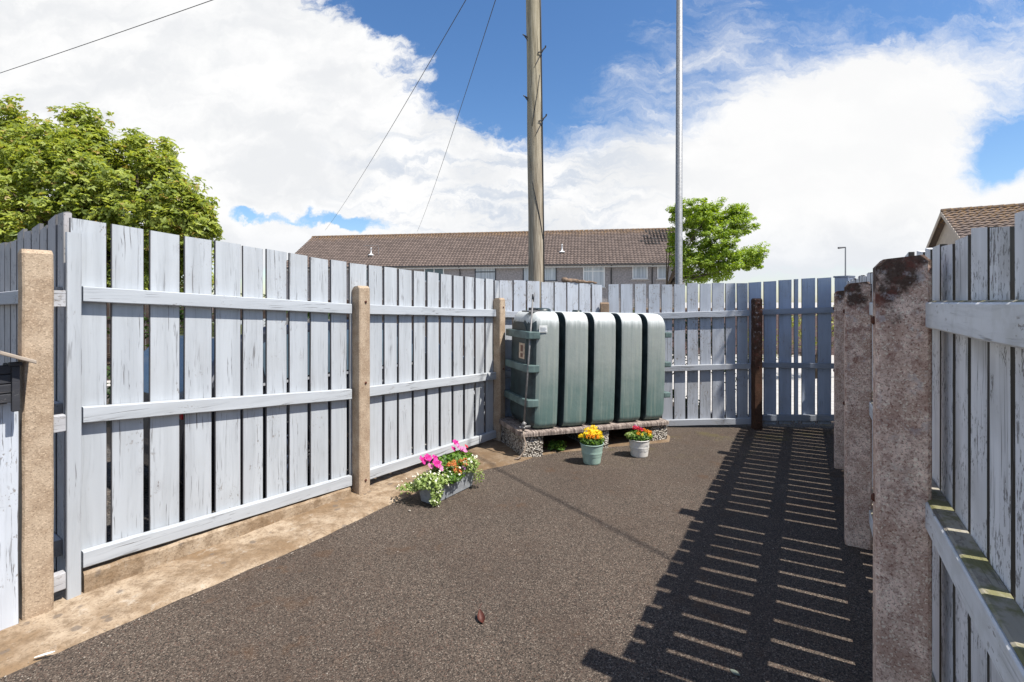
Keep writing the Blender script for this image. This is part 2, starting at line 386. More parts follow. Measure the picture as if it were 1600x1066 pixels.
# end faces and grooves use the darker green, their shade painted in
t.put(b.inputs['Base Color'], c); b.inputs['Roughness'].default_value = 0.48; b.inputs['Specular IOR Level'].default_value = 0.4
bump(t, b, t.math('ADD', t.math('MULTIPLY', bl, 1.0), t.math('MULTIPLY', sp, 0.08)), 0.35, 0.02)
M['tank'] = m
M['tank_dark_and_shade'] = simple('dark_green_plastic_and_shade', (0.028, 0.044, 0.046), 0.42, n_scale=9, n_amt=0.35)  # unfaded plastic; on grooves and end faces it also paints their shade
M['tank_band'] = simple('band_green_plastic', (0.095, 0.140, 0.132), 0.5, n_scale=8, n_amt=0.3)

# pebble-faced block
m, t, b = mat('pebble_block')
co = t.new('ShaderNodeTexCoord').outputs['Object']
v = t.new('ShaderNodeTexVoronoi'); t.put(v.inputs['Vector'], co); v.inputs['Scale'].default_value = 58
c = t.mix(t.sep(v.outputs['Color'])[0], (0.28, 0.245, 0.205), (0.60, 0.56, 0.49))
c = t.mix(t.ramp(v.outputs['Distance'], 0.40, 0.75), c, (0.08, 0.065, 0.05))
t.put(b.inputs['Base Color'], c); b.inputs['Roughness'].default_value = 0.9
bump(t, b, t.math('SUBTRACT', 1.0, v.outputs['Distance']), 1.0, 0.02)
M['block'] = m
m, t, b = mat('old_slab')
co = t.new('ShaderNodeTexCoord').outputs['Object']
n = t.noise(t.map(co, (60, 8, 5)), 1.0, 4, 0.7); n2 = t.noise(co, 18, 5, 0.7)
c = t.mix(t.ramp(n, 0.35, 0.65), (0.10, 0.075, 0.065), (0.40, 0.33, 0.28))
c = t.mix(t.math('MULTIPLY', t.ramp(n2, 0.5, 0.65), 0.5), c, (0.06, 0.035, 0.03))
t.put(b.inputs['Base Color'], c); b.inputs['Roughness'].default_value = 0.95
bump(t, b, t.math('ADD', n, n2), 0.8, 0.01)
M['slab'] = m

# timber utility pole
m, t, b = mat('creosoted_pole')
co = t.new('ShaderNodeTexCoord').outputs['Object']
n = t.noise(t.map(co, (1, 1, 0.06)), 34, 6, 0.65); n2 = t.noise(co, 1.4, 3, 0.5)
cr = t.noise(t.map(co, (1, 1, .02)), 60, 2, .5)
c = t.mix(t.ramp(n, 0.35, 0.65), (0.19, 0.15, 0.105), (0.36, 0.31, 0.235))
c = t.mix(t.math('MULTIPLY', t.ramp(t.math('ADD', t.sep(co)[2], t.math('MULTIPLY', n2, 3.0)), 4.0, 7.5), 0.22), c, (0.27, 0.27, 0.14))
c = t.mix(t.math('MULTIPLY', t.ramp(cr, .62, .68), .7), c, (0.04, .03, .02))
t.put(b.inputs['Base Color'], c); b.inputs['Roughness'].default_value = 0.88
bump(t, b, n, 0.8, 0.01)
M['pole'] = m
M['galv'] = simple('galvanised_steel', (0.22, 0.225, 0.23), 0.55, 0.3, n_scale=40, n_amt=0.25)
M['steel_dark'] = simple('dark_steel', (0.055, 0.055, 0.06), 0.5, 0.5)
M['cable'] = simple('black_cable', (0.02, 0.02, 0.022), 0.6)
M['grey_pipe'] = simple('grey_metal_pipe', (0.19, 0.185, 0.18), 0.55, 0.3)
M['hose'] = simple('tan_hose', (0.34, 0.27, 0.21), 0.7)
M['label'] = simple('white_label', (0.62, 0.63, 0.60), 0.5, n_amt=.12)
M['sticker'] = simple('cream_sticker', (0.50, 0.38, 0.27), 0.5)
M['sticker_ink'] = simple('brown_ink', (0.16, 0.07, 0.045), 0.5)
M['ink_grey'] = simple('grey_ink', (0.28, 0.30, 0.33), 0.5)
M['bucket_green'] = simple('pale_green_enamel', (0.30, 0.42, 0.36), 0.45, n_scale=14, n_amt=.10)
M['bucket_white'] = simple('cream_enamel', (0.62, 0.60, 0.56), 0.5, n_scale=14, n_amt=.10)
M['trough'] = simple('grey_stone_trough', (0.26, 0.275, 0.29), 0.75, n_scale=30, n_amt=.2, bmp=.3)
M['soil'] = simple('soil', (0.03, 0.02, 0.013), 0.95, bmp=.8, n_scale=60)
M['leafdry'] = simple('rust_leaf', (0.075, 0.020, 0.012), 0.6, n_scale=60)
M['leafgrey'] = simple('grey_green_leaf', (0.13, 0.15, 0.12), 0.7, n_scale=60)
M['chip'] = simple('white_chip', (0.68, 0.66, 0.62), 0.7)
M['stone'] = simple('pale_stone', (0.34, 0.30, 0.25), 0.9, n_scale=40)
M['log'] = simple('weathered_log', (0.16, 0.11, 0.075), 0.9, n_scale=25, bmp=.6, n_amt=.5)
M['rust'] = simple('rusty_bolt', (0.10, 0.035, 0.02), 0.8, .2)
M['dark_in'] = simple('dark_interior', (0.012, 0.012, 0.013), 0.9)

# house materials
m, t, b = mat('brown_roof_tiles')
co = t.new('ShaderNodeTexCoord').outputs['Object']
r = rnd_attr(t)
n = t.noise(co, 1.1, 5, 0.6); n2 = t.noise(co, 9, 4, 0.7)
c = t.mix(r, (0.095, 0.070, 0.058), (0.185, 0.138, 0.115))
c = t.mix(t.math('MULTIPLY', t.ramp(n2, 0.5, 0.7), 0.35), c, (0.20, 0.155, 0.115))
z = t.sep(co)[2]
c = t.mix(t.math('MULTIPLY', t.math('MULTIPLY', t.ramp(t.math('ADD', z, t.math('MULTIPLY', n, 1.2)), 8.35, 9.2), t.ramp(n2, .45, .6)), 0.7), c, (0.30, 0.165, 0.045))
t.put(b.inputs['Base Color'], c); b.inputs['Roughness'].default_value = 0.9
M['tiles'] = m
m2 = m.copy(); m2.name = 'mossy_roof_tiles'; M['tiles_moss'] = m2
for nd in m2.node_tree.nodes:
    if nd.type == 'MAP_RANGE' and abs(nd.inputs[1].default_value - 8.35) < 1e-3:
        nd.inputs[1].default_value = 5.4; nd.inputs[2].default_value = 6.9
M['tiles_black'] = simple('blackened_tiles', (0.018, 0.016, 0.015), 0.9, n_scale=6)
M['render'] = simple('grey_pebbledash', (0.255, 0.235, 0.23), 0.95, n_scale=7, n_amt=.22, bmp=.5)
M['render_cream'] = simple('cream_render', (0.40, 0.345, 0.285), 0.95, n_scale=4, n_amt=.08)
M['upvc'] = simple('white_upvc', (0.66, 0.66, 0.65), 0.5, n_amt=.05)
M['frame_dark'] = simple('dark_frame', (0.045, 0.045, 0.05), 0.5)
M['gutter'] = simple('dark_gutter', (0.035, 0.033, 0.033), 0.6)
M['fascia'] = simple('grey_fascia', (0.42, 0.40, 0.37), 0.7)
m, t, b = mat('window_glass')
b.inputs['Base Color'].default_value = (0.05, 0.075, 0.095, 1); b.inputs['Roughness'].default_value = 0.06; b.inputs['Specular IOR Level'].default_value = 0.9
M['glass'] = m
m, t, b = mat('curtained_glass')
co = t.new('ShaderNodeTexCoord').outputs['Object']
w = t.noise(t.map(co, (9, 1, .3)), 1.0, 2)
t.put(b.inputs['Base Color'], t.mix(t.ramp(w, .35, .65), (0.30, 0.33, 0.36), (0.46, 0.49, 0.52)))
b.inputs['Roughness'].default_value = 0.12
M['glass_pale'] = m
m, t, b = mat('brick_wall')
co = t.new('ShaderNodeTexCoord').outputs['Object']
bk = t.new('ShaderNodeTexBrick'); t.put(bk.inputs['Vector'], t.map(co, (1, 1, 1), rot=(R(90), 0, 0)))
bk.inputs['Scale'].default_value = 4.5; bk.inputs['Color1'].default_value = (0.115, 0.07, 0.065, 1); bk.inputs['Color2'].default_value = (0.16, 0.10, 0.09, 1)
bk.inputs['Mortar'].default_value = (0.2, 0.18, 0.16, 1); bk.inputs['Mortar Size'].default_value = 0.015
t.put(b.inputs['Base Color'], bk.outputs['Color']); b.inputs['Roughness'].default_value = 0.95
M['brick'] = m
m, t, b = mat('dark_car_paint')
b.inputs['Base Color'].default_value = (0.018, 0.020, 0.026, 1); b.inputs['Metallic'].default_value = 0.4; b.inputs['Roughness'].default_value = 0.25
b.inputs['Coat Weight'].default_value = 0.8
M['car'] = m
M['tyre'] = simple('tyre_rubber', (0.02, 0.02, 0.02), 0.85)
M['alloy'] = simple('alloy_wheel', (0.55, 0.55, 0.56), 0.3, 0.8, n_amt=.05)
M['lens_red'] = simple('red_lamp_lens', (0.45, 0.01, 0.015), 0.2, n_amt=.1)
M['plastic_black'] = simple('black_plastic', (0.02, 0.02, 0.022), 0.5)

# ------------------------------------------------------------------ mesh builder
class MB:
    def __init__(self):
        self.v = []; self.f = []; self.r = []; self.m = []; self.cur_r = 0.0; self.cur_m = 0

    def add(self, vs, fs):
        o = len(self.v)
        self.v.extend([tuple(p) for p in vs])
        for f in fs:
            self.f.append([i + o for i in f]); self.r.append(self.cur_r); self.m.append(self.cur_m)

    def box(self, x0, x1, y0, y1, z0, z1):
        self.add([(x0, y0, z0), (x1, y0, z0), (x1, y1, z0), (x0, y1, z0), (x0, y0, z1), (x1, y0, z1), (x1, y1, z1), (x0, y1, z1)],
                 [(0, 3, 2, 1), (4, 5, 6, 7), (0, 1, 5, 4), (1, 2, 6, 5), (2, 3, 7, 6), (3, 0, 4, 7)])

    def loft(self, rings, cap=True, closed=True):
        n = len(rings[0]); vs = [p for r_ in rings for p in r_]; fs = []
        for i in range(len(rings) - 1):
            for j in range(n if closed else n - 1):
                k = (j + 1) % n
                fs.append((i * n + j, i * n + k, (i + 1) * n + k, (i + 1) * n + j))
        if cap:
            fs.append(tuple(reversed(range(n)))); fs.append(tuple(range((len(rings) - 1) * n, len(rings) * n)))
        self.add(vs, fs)

    def tube(self, pts, rad, n=10, cap=True):
        pts = [Vector(p) for p in pts]
        if not hasattr(rad, '__len__'): rad = [rad] * len(pts)
        rings = []; up = None
        for i, p in enumerate(pts):
            d = (pts[min(i + 1, len(pts) - 1)] - pts[max(i - 1, 0)]).normalized()
            if up is None:
                up = d.orthogonal().normalized()
            a = (up - d * up.dot(d)).normalized(); up = a; b_ = d.cross(a)
            rings.append([p + (a * math.cos(2 * PI * k / n) + b_ * math.sin(2 * PI * k / n)) * rad[i] for k in range(n)])
        self.loft(rings, cap)

    def lathe(self, prof, n=28, c=(0, 0, 0), cap=False):
        rings = [[(c[0] + r_ * math.cos(2 * PI * k / n), c[1] + r_ * math.sin(2 * PI * k / n), c[2] + z_) for k in range(n)] for r_, z_ in prof]
        self.loft(rings, cap)

    def build(self, name, mats, parent=None, smooth=False, bevel=0.0, subd=0):
        me = bpy.data.meshes.new(name)
        me.from_pydata(self.v, [], self.f); me.update()
        if not isinstance(mats, (list, tuple)): mats = [mats]
        for mm in mats: me.materials.append(mm)
        at = me.attributes.new('rnd', 'FLOAT', 'FACE'); at.data.foreach_set('value', self.r)
        me.polygons.foreach_set('material_index', self.m)
        if smooth: me.polygons.foreach_set('use_smooth', [True] * len(self.f))
        o = bpy.data.objects.new(name, me); C.objects.link(o)
        if parent: o.parent = parent
        if bevel:
            bv = o.modifiers.new('bevel', 'BEVEL'); bv.width = bevel; bv.segments = 2; bv.limit_method = 'ANGLE'
        if subd:
            sb = o.modifiers.new('sub', 'SUBSURF'); sb.levels = subd; sb.render_levels = subd
        return o


def tag(o, label=None, cat=None, group=None, kind=None):
    if label: o['label'] = label
    if cat: o['category'] = cat
    if group: o['group'] = group
    if kind: o['kind'] = kind
    return o


def empty(name, loc, rz=0.0, label=None, cat=None, group=None):
    o = bpy.data.objects.new(name, None); C.objects.link(o); o.location = loc; o.rotation_euler = (0, 0, rz)
    o.empty_display_size = 0.2
    return tag(o, label, cat, group)


def lerp(a, b, t_): return a + (b - a) * t_


def gz(y):
    """height of the yard surface: level near the camera, falling gently to the back"""
    return 0.0 if y < 2.5 else -0.02 * (y - 2.5)


# ------------------------------------------------------------------ ground
def sheet(name, pts, z, material, step=None, kind='structure'):
    mb = MB(); mb.add([(x, y, z if not callable(z) else z(x, y)) for x, y in pts], [tuple(range(len(pts)))])
    o = mb.build(name, material); tag(o, kind=kind); return o


sheet('ground', [(-900, -300), (900, -300), (900, 1500), (-900, 1500)], -0.16, M['paving'])
sheet('car_park', [(-22, -4), (-1.2, -4), (-1.2, 9.5), (-22, 9.5)], -0.152, M['asphalt_out'])

mb = MB()
ny = 60
ys = [-1.5 + i * (8.3) / ny for i in range(ny + 1)]
rows = []
def yard_x0(y): return -2.52 + max(0, (y - 2.2)) * 0.691 - max(0, 2.2 - y) * 0.0
def yard_x1(y): return 0.56 + 0.622 * y if y > -0.5 else 0.25
for y in ys:
    a, b_ = yard_x0(y), min(yard_x1(y), 4.4)
    rows.append([(lerp(a, b_, k / 20), y, gz(y)) for k in range(21)])
mb.loft(rows, cap=False, closed=False)
o = mb.build('yard', M['asphalt'], smooth=True); tag(o, kind='structure')

# stained concrete strip along the fence and round the tank
edge = [(-2.9, 0.75), (-2.42, 1.40), (-2.02, 1.94), (-1.842, 2.19), (-1.64, 2.467), (-1.347, 2.882), (-1.128, 3.24), (-0.93, 3.60),
        (-0.74, 3.90), (-0.52, 4.14), (-0.371, 4.31), (-0.19, 4.46), (0.0, 4.58), (0.10, 4.66), (0.24, 4.83), (0.453, 4.95), (0.72, 5.03), (0.98, 5.14), (1.35, 5.24), (1.75, 5.36), (1.84, 5.60)]
inner = []
for x, y in edge:
    inner.append((x, y))
random.seed(5)
dense = []
for i in range(len(edge) - 1):
    for k in range(10):
        t_ = k / 10
        x = lerp(edge[i][0], edge[i + 1][0], t_); y = lerp(edge[i][1], edge[i + 1][1], t_)
        nz = mnoise.noise(Vector((x * 6, y * 6, 0))) * 0.009 + mnoise.noise(Vector((x * 25, y * 25, 3))) * 0.006
        dense.append((x + 0.82 * nz, y - 0.57 * nz))
dense.append(edge[-1])
def inner_pt(p):
    # project along the fence normal back to the fence line (or the back fence)
    x, y = p
    ax, ay = -2.18, 2.44; ex, ey = 0.5686, 0.8227; nx, ny_ = 0.8227, -0.5686
    s = (x - ax) * ex + (y - ay) * ey
    s = min(s, 3.62)
    q = (ax + ex * s - nx * 0.16, ay + ey * s - ny_ * 0.16)
    if x > -0.0:
        w = min(1, x / 0.5)
        q = (x - 0.25 * (1 - 0) + 0.0, min(5.55 + 0.45 * x, 6.15))
    return q
mb = MB(); rings = []
prev = None
for p in dense:
    q = inner_pt(p)
    row = []
    nn = 14
    for k in range(nn + 1):
        t_ = k / nn
        x, y = lerp(p[0], q[0], t_), lerp(p[1], q[1], t_)
        h = 0.014 * min(1, t_ * nn * 0.9) + 0.010 * t_ + 0.007 * mnoise.noise(Vector((x * 9, y * 9, 7))) * min(1, t_ * 6) - (0.004 if k == 0 else 0)
        row.append((x, y, gz(y) + h))
    rings.append(row)
mb.loft(rings, cap=False, closed=False)
o = mb.build('concrete_strip', M['strip'], smooth=True); tag(o, kind='structure')

# ------------------------------------------------------------------ fences
def fboard(mb, s0, s1, n0, n1, zb, zt0, zt1, rnd, wob=0.002, seg=8, lean=0.0):
    """one upright fence board, slightly wandering edges and chamfered arrises"""
    mb.cur_r = rnd; ch = 0.003; rings = []
    oa, ob = random.random() * 50, random.random() * 50
    tw = random.uniform(-0.002, 0.002)
    for i in range(seg + 1):
        t_ = i / seg
        w0 = mnoise.noise(Vector((oa, t_ * 3.0, 0))) * wob; w1 = mnoise.noise(Vector((ob, t_ * 3.0, 0))) * wob
        a, b_ = s0 + w0 + lean * t_, s1 + w1 + lean * t_
        q = [(a + ch, n1), (a, n1 - ch), (a, n0 + ch), (a + ch, n0), (b_ - ch, n0), (b_, n0 + ch), (b_, n1 - ch), (b_ - ch, n1)]
        ring = []
        for (s, n) in q:
            ztop = lerp(zt0, zt1, (s - a) / max(b_ - a, 1e-4))
            ring.append((s, n + tw * (t_ - 0.5), lerp(zb, ztop, t_)))
        rings.append(ring)
    o0 = len(mb.f); mb.loft(rings); nq = 8
    for i in range(seg):
        for j in (0, 1, 2, 4, 5, 6):
            mb.m[o0 + i * nq + j] = 1


def frail(mb, s0, s1, n0, n1, zt0, zt1, h, rnd=0.3, seg=8, jag=0.0012):
    mb.cur_r = rnd; ch = 0.004; rings = []
    for i in range(seg + 1):
        t_ = i / seg; s = lerp(s0, s1, t_); zt = lerp(zt0, zt1, t_) + random.uniform(-jag, jag); zb = zt - h + random.uniform(-jag, jag)
        rings.append([(s, n0 + ch, zt), (s, n1 - ch, zt), (s, n1, zt - ch), (s, n1, zb + ch), (s, n1 - ch, zb), (s, n0 + ch, zb), (s, n0, zb + ch), (s, n0, zt - ch)])
    mb.loft(rings)


def fpost(mb, s0, s1, n0, n1, zb, zt, ch=0.008, cham_n=0.02, cham_z=0.02, slope=0.0):
    """concrete post with arris chamfers and bevelled top edges"""
    rings = []
    def ring(z_, a, b_, c_, d_, zf=None):
        pts = [(a + ch, c_), (b_ - ch, c_), (b_, c_ + ch), (b_, d_ - ch), (b_ - ch, d_), (a + ch, d_), (a, d_ - ch), (a, c_ + ch)]
        return [(p[0], p[1], z_ + slope * (p[1] - c_)) for p in pts]
    nz = 10
    for i in range(nz + 1):
        z_ = lerp(zb, zt - cham_z, i / nz)
        e = 0.0012 * math.sin(i * 2.3)
        rings.append(ring(z_, s0 + e, s1 + e, n0, n1))
    rings.append(ring(zt, s0 + .002, s1 - .002, n0 + cham_n, n1 - cham_n))
    mb.loft(rings)


def bolt(mb, s, n, z_, r_=0.011, d=(0, 1, 0)):
    d = Vector(d); p = Vector((s, n, z_))
    mb.tube([p - d * 0.004, p + d * 0.003, p + d * 0.008], [r_, r_, r_ * 0.55], 8)


class Line:
    """local frame of a fence: s along, n towards the yard, z up"""
    def __init__(self, p, q):
        self.p = Vector((p[0], p[1], 0)); d = Vector((q[0] - p[0], q[1] - p[1], 0)); self.L = d.length; self.e = d.normalized()
        self.rz = math.atan2(self.e.y, self.e.x)

    def at(self, s, n=0.0, z_=0.0):
        nn = Vector((self.e.y, -self.e.x, 0))      # right-hand side when walking along e
        return self.p + self.e * s + nn * n + Vector((0, 0, z_))


def px_s(line, n, px):
    """s where the vertical plane through image column px meets the line offset n"""
    k = (px - 800) / 755
    a = line.at(0, n); e = line.e
    return (k * a.y - a.x) / (e.x - k * e.y)


# In local coordinates x = s and y = -n (right-hand side is -y)
def panel_boards(name, mats_key, parent, bands, n_front, thick, zb_f, zt_f, wob=0.002, jag=0.004, seg=8, lean=0.0, seed=1):
    random.seed(seed); mb = MB()
    for (a, b_) in bands:
        j = random.uniform(-jag, jag); l = random.uniform(-lean, lean)
        j2 = j + random.uniform(-jag, jag) * 0.5
        dn = random.uniform(-0.0015, 0.0015)
        y0, y1 = -(n_front + dn), -(n_front + dn - thick)
        fboard(mb, a, b_, y0, y1, zb_f((a + b_) / 2) + random.uniform(-.006, .006), zt_f(a) + j, zt_f(b_) + j2, random.random(), wob, seg, l)
    return mb.build(name, [M[mats_key], M['edge_wood']], parent)


def rail_part(parent, mats_key, s0, s1, n_front, depth, zt0, zt1, h, seed=1, name='rail', jag=0.0012):
    random.seed(seed); mb = MB(); frail(mb, s0, s1, -n_front, -(n_front - depth), zt0, zt1, h, random.random(), jag=jag)
    return mb.build(name, M[mats_key], parent)


def post_part(parent, mats_key, s0, s1, n1, n0, zb, zt, bolts=(), slope=0.0, **kw):
    mb = MB(); fpost(mb, s0, s1, -n1, -n0, zb, zt, slope=slope, **kw)
    o = mb.build('concrete_post', M[mats_key], parent)
    if bolts:
        for z_ in bolts:
            b2 = MB(); bolt(b2, (s0 + s1) / 2 + 0.005, -n1 - 0.001, z_, d=(0, -1, 0)); b2.build('bolt', M['rust'], o)
    return o


# ---- left fence -------------------------------------------------
LA = Line((-2.18, 2.44), (-0.19, 5.32))
root = empty('timber_fence', LA.p, LA.rz, 'long sunlit pale blue board fence with tan concrete posts, left of the yard', 'fence')
def zl(z0, z1, z2):
    """piecewise linear between s = 0, 1.6 and 3.5"""
    return lambda s: lerp(z0, z1, s / 1.6) if s < 1.6 else lerp(z1, z2, (s - 1.6) / 1.9)
zt = zl(1.925, 1.812, 1.748); zr1 = zl(1.58, 1.487, 1.415); zr2 = zl(0.966, 0.822, 0.725); zr3 = zl(0.231, 0.143, 0.077)
NB = -0.045
edges1 = [(109, 168), (174, 226), (234, 282), (288, 332), (336, 377), (379, 412), (416, 449), (452, 482), (485, 514), (517, 543), (546, 574)]
bands = [(px_s(LA, NB, a + .4), px_s(LA, NB, b_ - 1.0)) for a, b_ in edges1]
panel_boards('board_panel', 'paint_z', root, bands, NB, 0.019, lambda s: zr3(s) - 0.068, zt, seed=11)
edges2 = [(576, 598), (600.5, 621), (623, 644), (646.5, 665), (667.5, 686), (688.5, 706), (708.5, 724), (726.5, 741), (743, 757), (759, 771.5), (773, 785)]
bands = [(px_s(LA, NB, a + .2), px_s(LA, NB, b_ - .5)) for a, b_ in edges2]
panel_boards('board_panel', 'paint_z', root, bands, NB, 0.019, lambda s: zr3(s) - 0.068, zt, seed=12)
sB = px_s(LA, 0.04, 560); sB1 = sB + 0.105
sC = px_s(LA, 0.04, 780)
for k, (zf, h) in enumerate(((zr1, 0.078), (zr2, 0.080), (zr3, 0.080))):
    rail_part(root, 'paint_x', 0.012, sB - 0.03, 0.0, 0.044, zf(0.01), zf(sB), h, 20 + k)
    rail_part(root, 'paint_x', sB1 + 0.003, sC - 0.002, 0.0, 0.044, zf(sB1), zf(sC), h, 30 + k)
random.seed(3); mb = MB(); fboard(mb, px_s(LA, 0.006, 104.5), px_s(LA, 0.006, 127.5), -0.006, 0.022, -0.012, 1.848, 1.844, 0.4)
mb.build('stile', [M['paint_z'], M['paint_z']], root)
random.seed(4)
for z_ in (1.515, 0.90, 0.12):         # rail ends that reach the end post
    mb = MB(); mb.box(px_s(LA, 0, 83), px_s(LA, 0, 103), -0.004, 0.042, z_ - 0.04, z_ + 0.042); mb.build('rail_stub', M['grey_x'], root, bevel=0.004)
post_part(root, 'post_tan', sB, sB1, 0.055, -0.043, -0.05, 1.628, (1.50, 0.86, 0.09), slope=-0.12)
post_part(root, 'post_tan', sC, sC + 0.10, 0.055, -0.043, -0.09, 1.545, (1.44, 0.76), slope=-0.05)
sD = px_s(LA, 0.04, 34.5)
post_part(root, 'post_tan', sD, px_s(LA, 0.045, 84.5), 0.045, -0.05, -0.03, 1.748, (), slope=-0.02)
mb = MB(); rings = []
for i in range(30):                    # concrete plinth under the first bay
    s = lerp(0.014, 1.62, i / 29); top = lerp(0.128, 0.055, i / 29) + random.uniform(-.004, .004); z0 = -0.03
    jj = random.uniform(-.003, .003); rings.append([(s, -0.006 + jj, z0), (s, -0.002 + jj, top - 0.014), (s, 0.010 + jj, top), (s, 0.13, top), (s, 0.13, z0)])
mb.loft(rings)
mb.build('plinth', M['strip'], root, smooth=False)

# ---- weathered side fence going away left -------------------------
LW = Line((-2.365, 2.56), (-2.365 - 0.8227 * 4, 2.56 + 0.5686 * 4))
root = empty('timber_fence', LW.p, LW.rz, 'shaded bare grey board fence running off behind the tan end post', 'fence')
random.seed(8); bands = []; s = 0.0
while s < 3.6:
    w = random.uniform(0.15, 0.175); bands.append((s, s + w)); s += w + random.uniform(0.012, 0.03)
# yard side of this line is on the left-hand side
mb = MB()
for a, b_ in bands:
    j = random.uniform(-0.03, 0.03)
    fboard(mb, a, b_, -0.02, 0.0, 0.02, 1.975 - 0.04 * a + j, 1.968 - 0.04 * a + j + random.uniform(-.02, .02), random.random(), 0.006, 8, random.uniform(-.008, .008))
mb.build('board_panel', [M['grey_z'], M['edge_wood']], root)
for z_ in (1.60, 0.98, 0.25):
    mb = MB(); frail(mb, 0.05, 3.6, 0.002, 0.045, z_ - 0.02, z_ - 0.06, 0.085, 0.4); mb.build('rail', M['grey_x'], root)
mb = MB(); fboard(mb, -0.022, -0.004, -0.022, 0.012, 0.15, 1.972, 1.962, 0.9); mb.build('edge_board', [M['grey_z'], M['grey_z']], root)

# ---- low white gate at the left edge and the box on it -------------
LG = Line((LA.at(sD - 0.012, 0.03)).xy[:], (LA.at(sD - 1.2, 0.03)).xy[:])
root = empty('white_gate', LG.p, LG.rz, 'low white painted board gate against the tan end post, cut by the left edge', 'gate')
mb = MB(); random.seed(9); s = 0.0
while s < 1.0:
    w = 0.115 if s == 0 else random.uniform(0.11, 0.14)
    fboard(mb, s, s + w, -0.0, 0.022, -0.015, 1.06, 1.058, random.random(), 0.003); s += w + 0.006
mb.build('board_panel', [M['white_z'], M['edge_wood']], root)
for z_ in (0.95, 0.25):
    mb = MB(); frail(mb, 0.02, 1.0, -0.05, -0.002, z_, z_, 0.09); mb.build('rail', M['paint_x'], root)
p = LA.at(sD - 0.108, 0.055)
root = empty('wooden_box', (p.x, p.y, 1.045), LA.rz, 'small blackened wooden box with a pitched weathered lid, on the low white gate', 'box')
mb = MB()
for k in range(4):
    mb.box(-0.10, 0.062, -0.062, -0.048, 0.006 + k * 0.043, 0.046 + k * 0.043)
    mb.box(0.052, 0.066, -0.046, 0.06, 0.006 + k * 0.043, 0.046 + k * 0.043)
mb.box(-0.10, 0.05, -0.046, 0.06, 0.0, 0.165)
mb.build('box_body', M['black_x'], root, bevel=0.004)
mb = MB(); mb.box(0.060, 0.086, -0.075, -0.048, -0.035, 0.168); mb.build('corner_leg', M['black_x'], root, bevel=0.003)
mb = MB(); mb.box(0.052, 0.094, -0.083, -0.040, 0.169, 0.185); mb.build('leg_cap', M['black_x'], root, bevel=0.004)
mb = MB()
mb.add([(0.13, -0.13, 0.175), (0.13, 0.12, 0.175), (-0.06, 0.12, 0.262), (-0.06, -0.13, 0.262), (0.13, -0.13, 0.192), (0.13, 0.12, 0.192), (-0.06, 0.12, 0.280), (-0.06, -0.13, 0.280)],
       [(3, 2, 1, 0), (4, 5, 6, 7), (0, 1, 5, 4), (1, 2, 6, 5), (2, 3, 7, 6), (3, 0, 4, 7)])
mb.add([(-0.06, -0.13, 0.262), (-0.06, 0.12, 0.262), (-0.24, 0.12, 0.175), (-0.24, -0.13, 0.175), (-0.06, -0.13, 0.280), (-0.06, 0.12, 0.280), (-0.24, 0.12, 0.192), (-0.24, -0.13, 0.192)],
       [(3, 2, 1, 0), (4, 5, 6, 7), (0, 1, 5, 4), (1, 2, 6, 5), (2, 3, 7, 6), (3, 0, 4, 7)])
mb.build('pitched_lid', M['cap_x'], root, bevel=0.004)

# ---- back fence ----------------------------------------------------
P0 = (-0.13, 5.42); P1 = (1.17, 6.06); P2 = (3.03, 6.03)
LB1 = Line(P0, P1); LB2 = Line(P1, P2)
root = empty('timber_fence', LB1.p, LB1.rz, 'worn pale blue board fence across the back, behind the green tank', 'fence')
off = (Matrix.Rotation(-LB1.rz, 4, 'Z') @ Matrix.Translation(LB2.p - LB1.p))
def sub_root_apply(o, line_from, line_to):
    o.matrix_parent_inverse = Matrix.Identity(4)
    d = line_to.p - line_from.p; d.rotate(Matrix.Rotation(-line_from.rz, 3, 'Z')); o.location = d; o.rotation_euler = (0, 0, line_to.rz - line_from.rz)
random.seed(13)
n1 = 8; bands = []
for k in range(n1):
    a = LB1.L * k / n1; bands.append((a + random.uniform(0.003, 0.012), a + LB1.L / n1 - random.uniform(0.008, 0.016)))
panel_boards('board_panel', 'far_z', root, bands, NB, 0.019, lambda s: lerp(0.0, -0.06, s / LB1.L), lambda s: lerp(1.752, 1.722, s / LB1.L), seed=14, wob=.004, jag=.008, lean=.004)
ed = [(951, 967.5), (970, 989), (992, 1010), (1013, 1031), (1034, 1051), (1053.5, 1071), (1074, 1091), (1093.5, 1110.5), (1113, 1132), (1134, 1149.5), (1152, 1169)]
bands = [(px_s(LB2, NB, a), px_s(LB2, NB, b_)) for a, b_ in ed]
o = panel_boards('board_panel', 'far_z', root, bands, NB, 0.019, lambda s: lerp(-0.06, 0.0, s / LB2.L), lambda s: lerp(1.715, 1.745, s / LB2.L), seed=15, wob=.005, jag=.007, lean=.004)
sub_root_apply(o, LB1, LB2)
for k, (a, b_, c_, h) in enumerate(((1.40, 1.345, 1.40, .075), (0.72, 0.67, 0.735, .07), (0.06, -0.005, 0.055, .075))):
    rail_part(root, 'far_x', 0.0, LB1.L, 0.0, 0.044, a, b_, h, 40 + k, jag=.003)
    o = rail_part(root, 'far_x', 0.004, LB2.L - 0.0, 0.0, 0.044, b_, c_, h, 50 + k, jag=.003); sub_root_apply(o, LB1, LB2)
o = post_part(root, 'post_back', -0.07, 0.04, 0.056, 0.003, -0.1, 1.495, ()); sub_root_apply(o, LB1, LB2)
sF = px_s(LB2, 0.05, 1176)
o = post_part(root, 'post_dark', sF, sF + 0.10, 0.10, 0.003, -0.1, 1.545, (1.48, 1.36, 0.70, 0.02)); sub_root_apply(o, LB1, LB2)

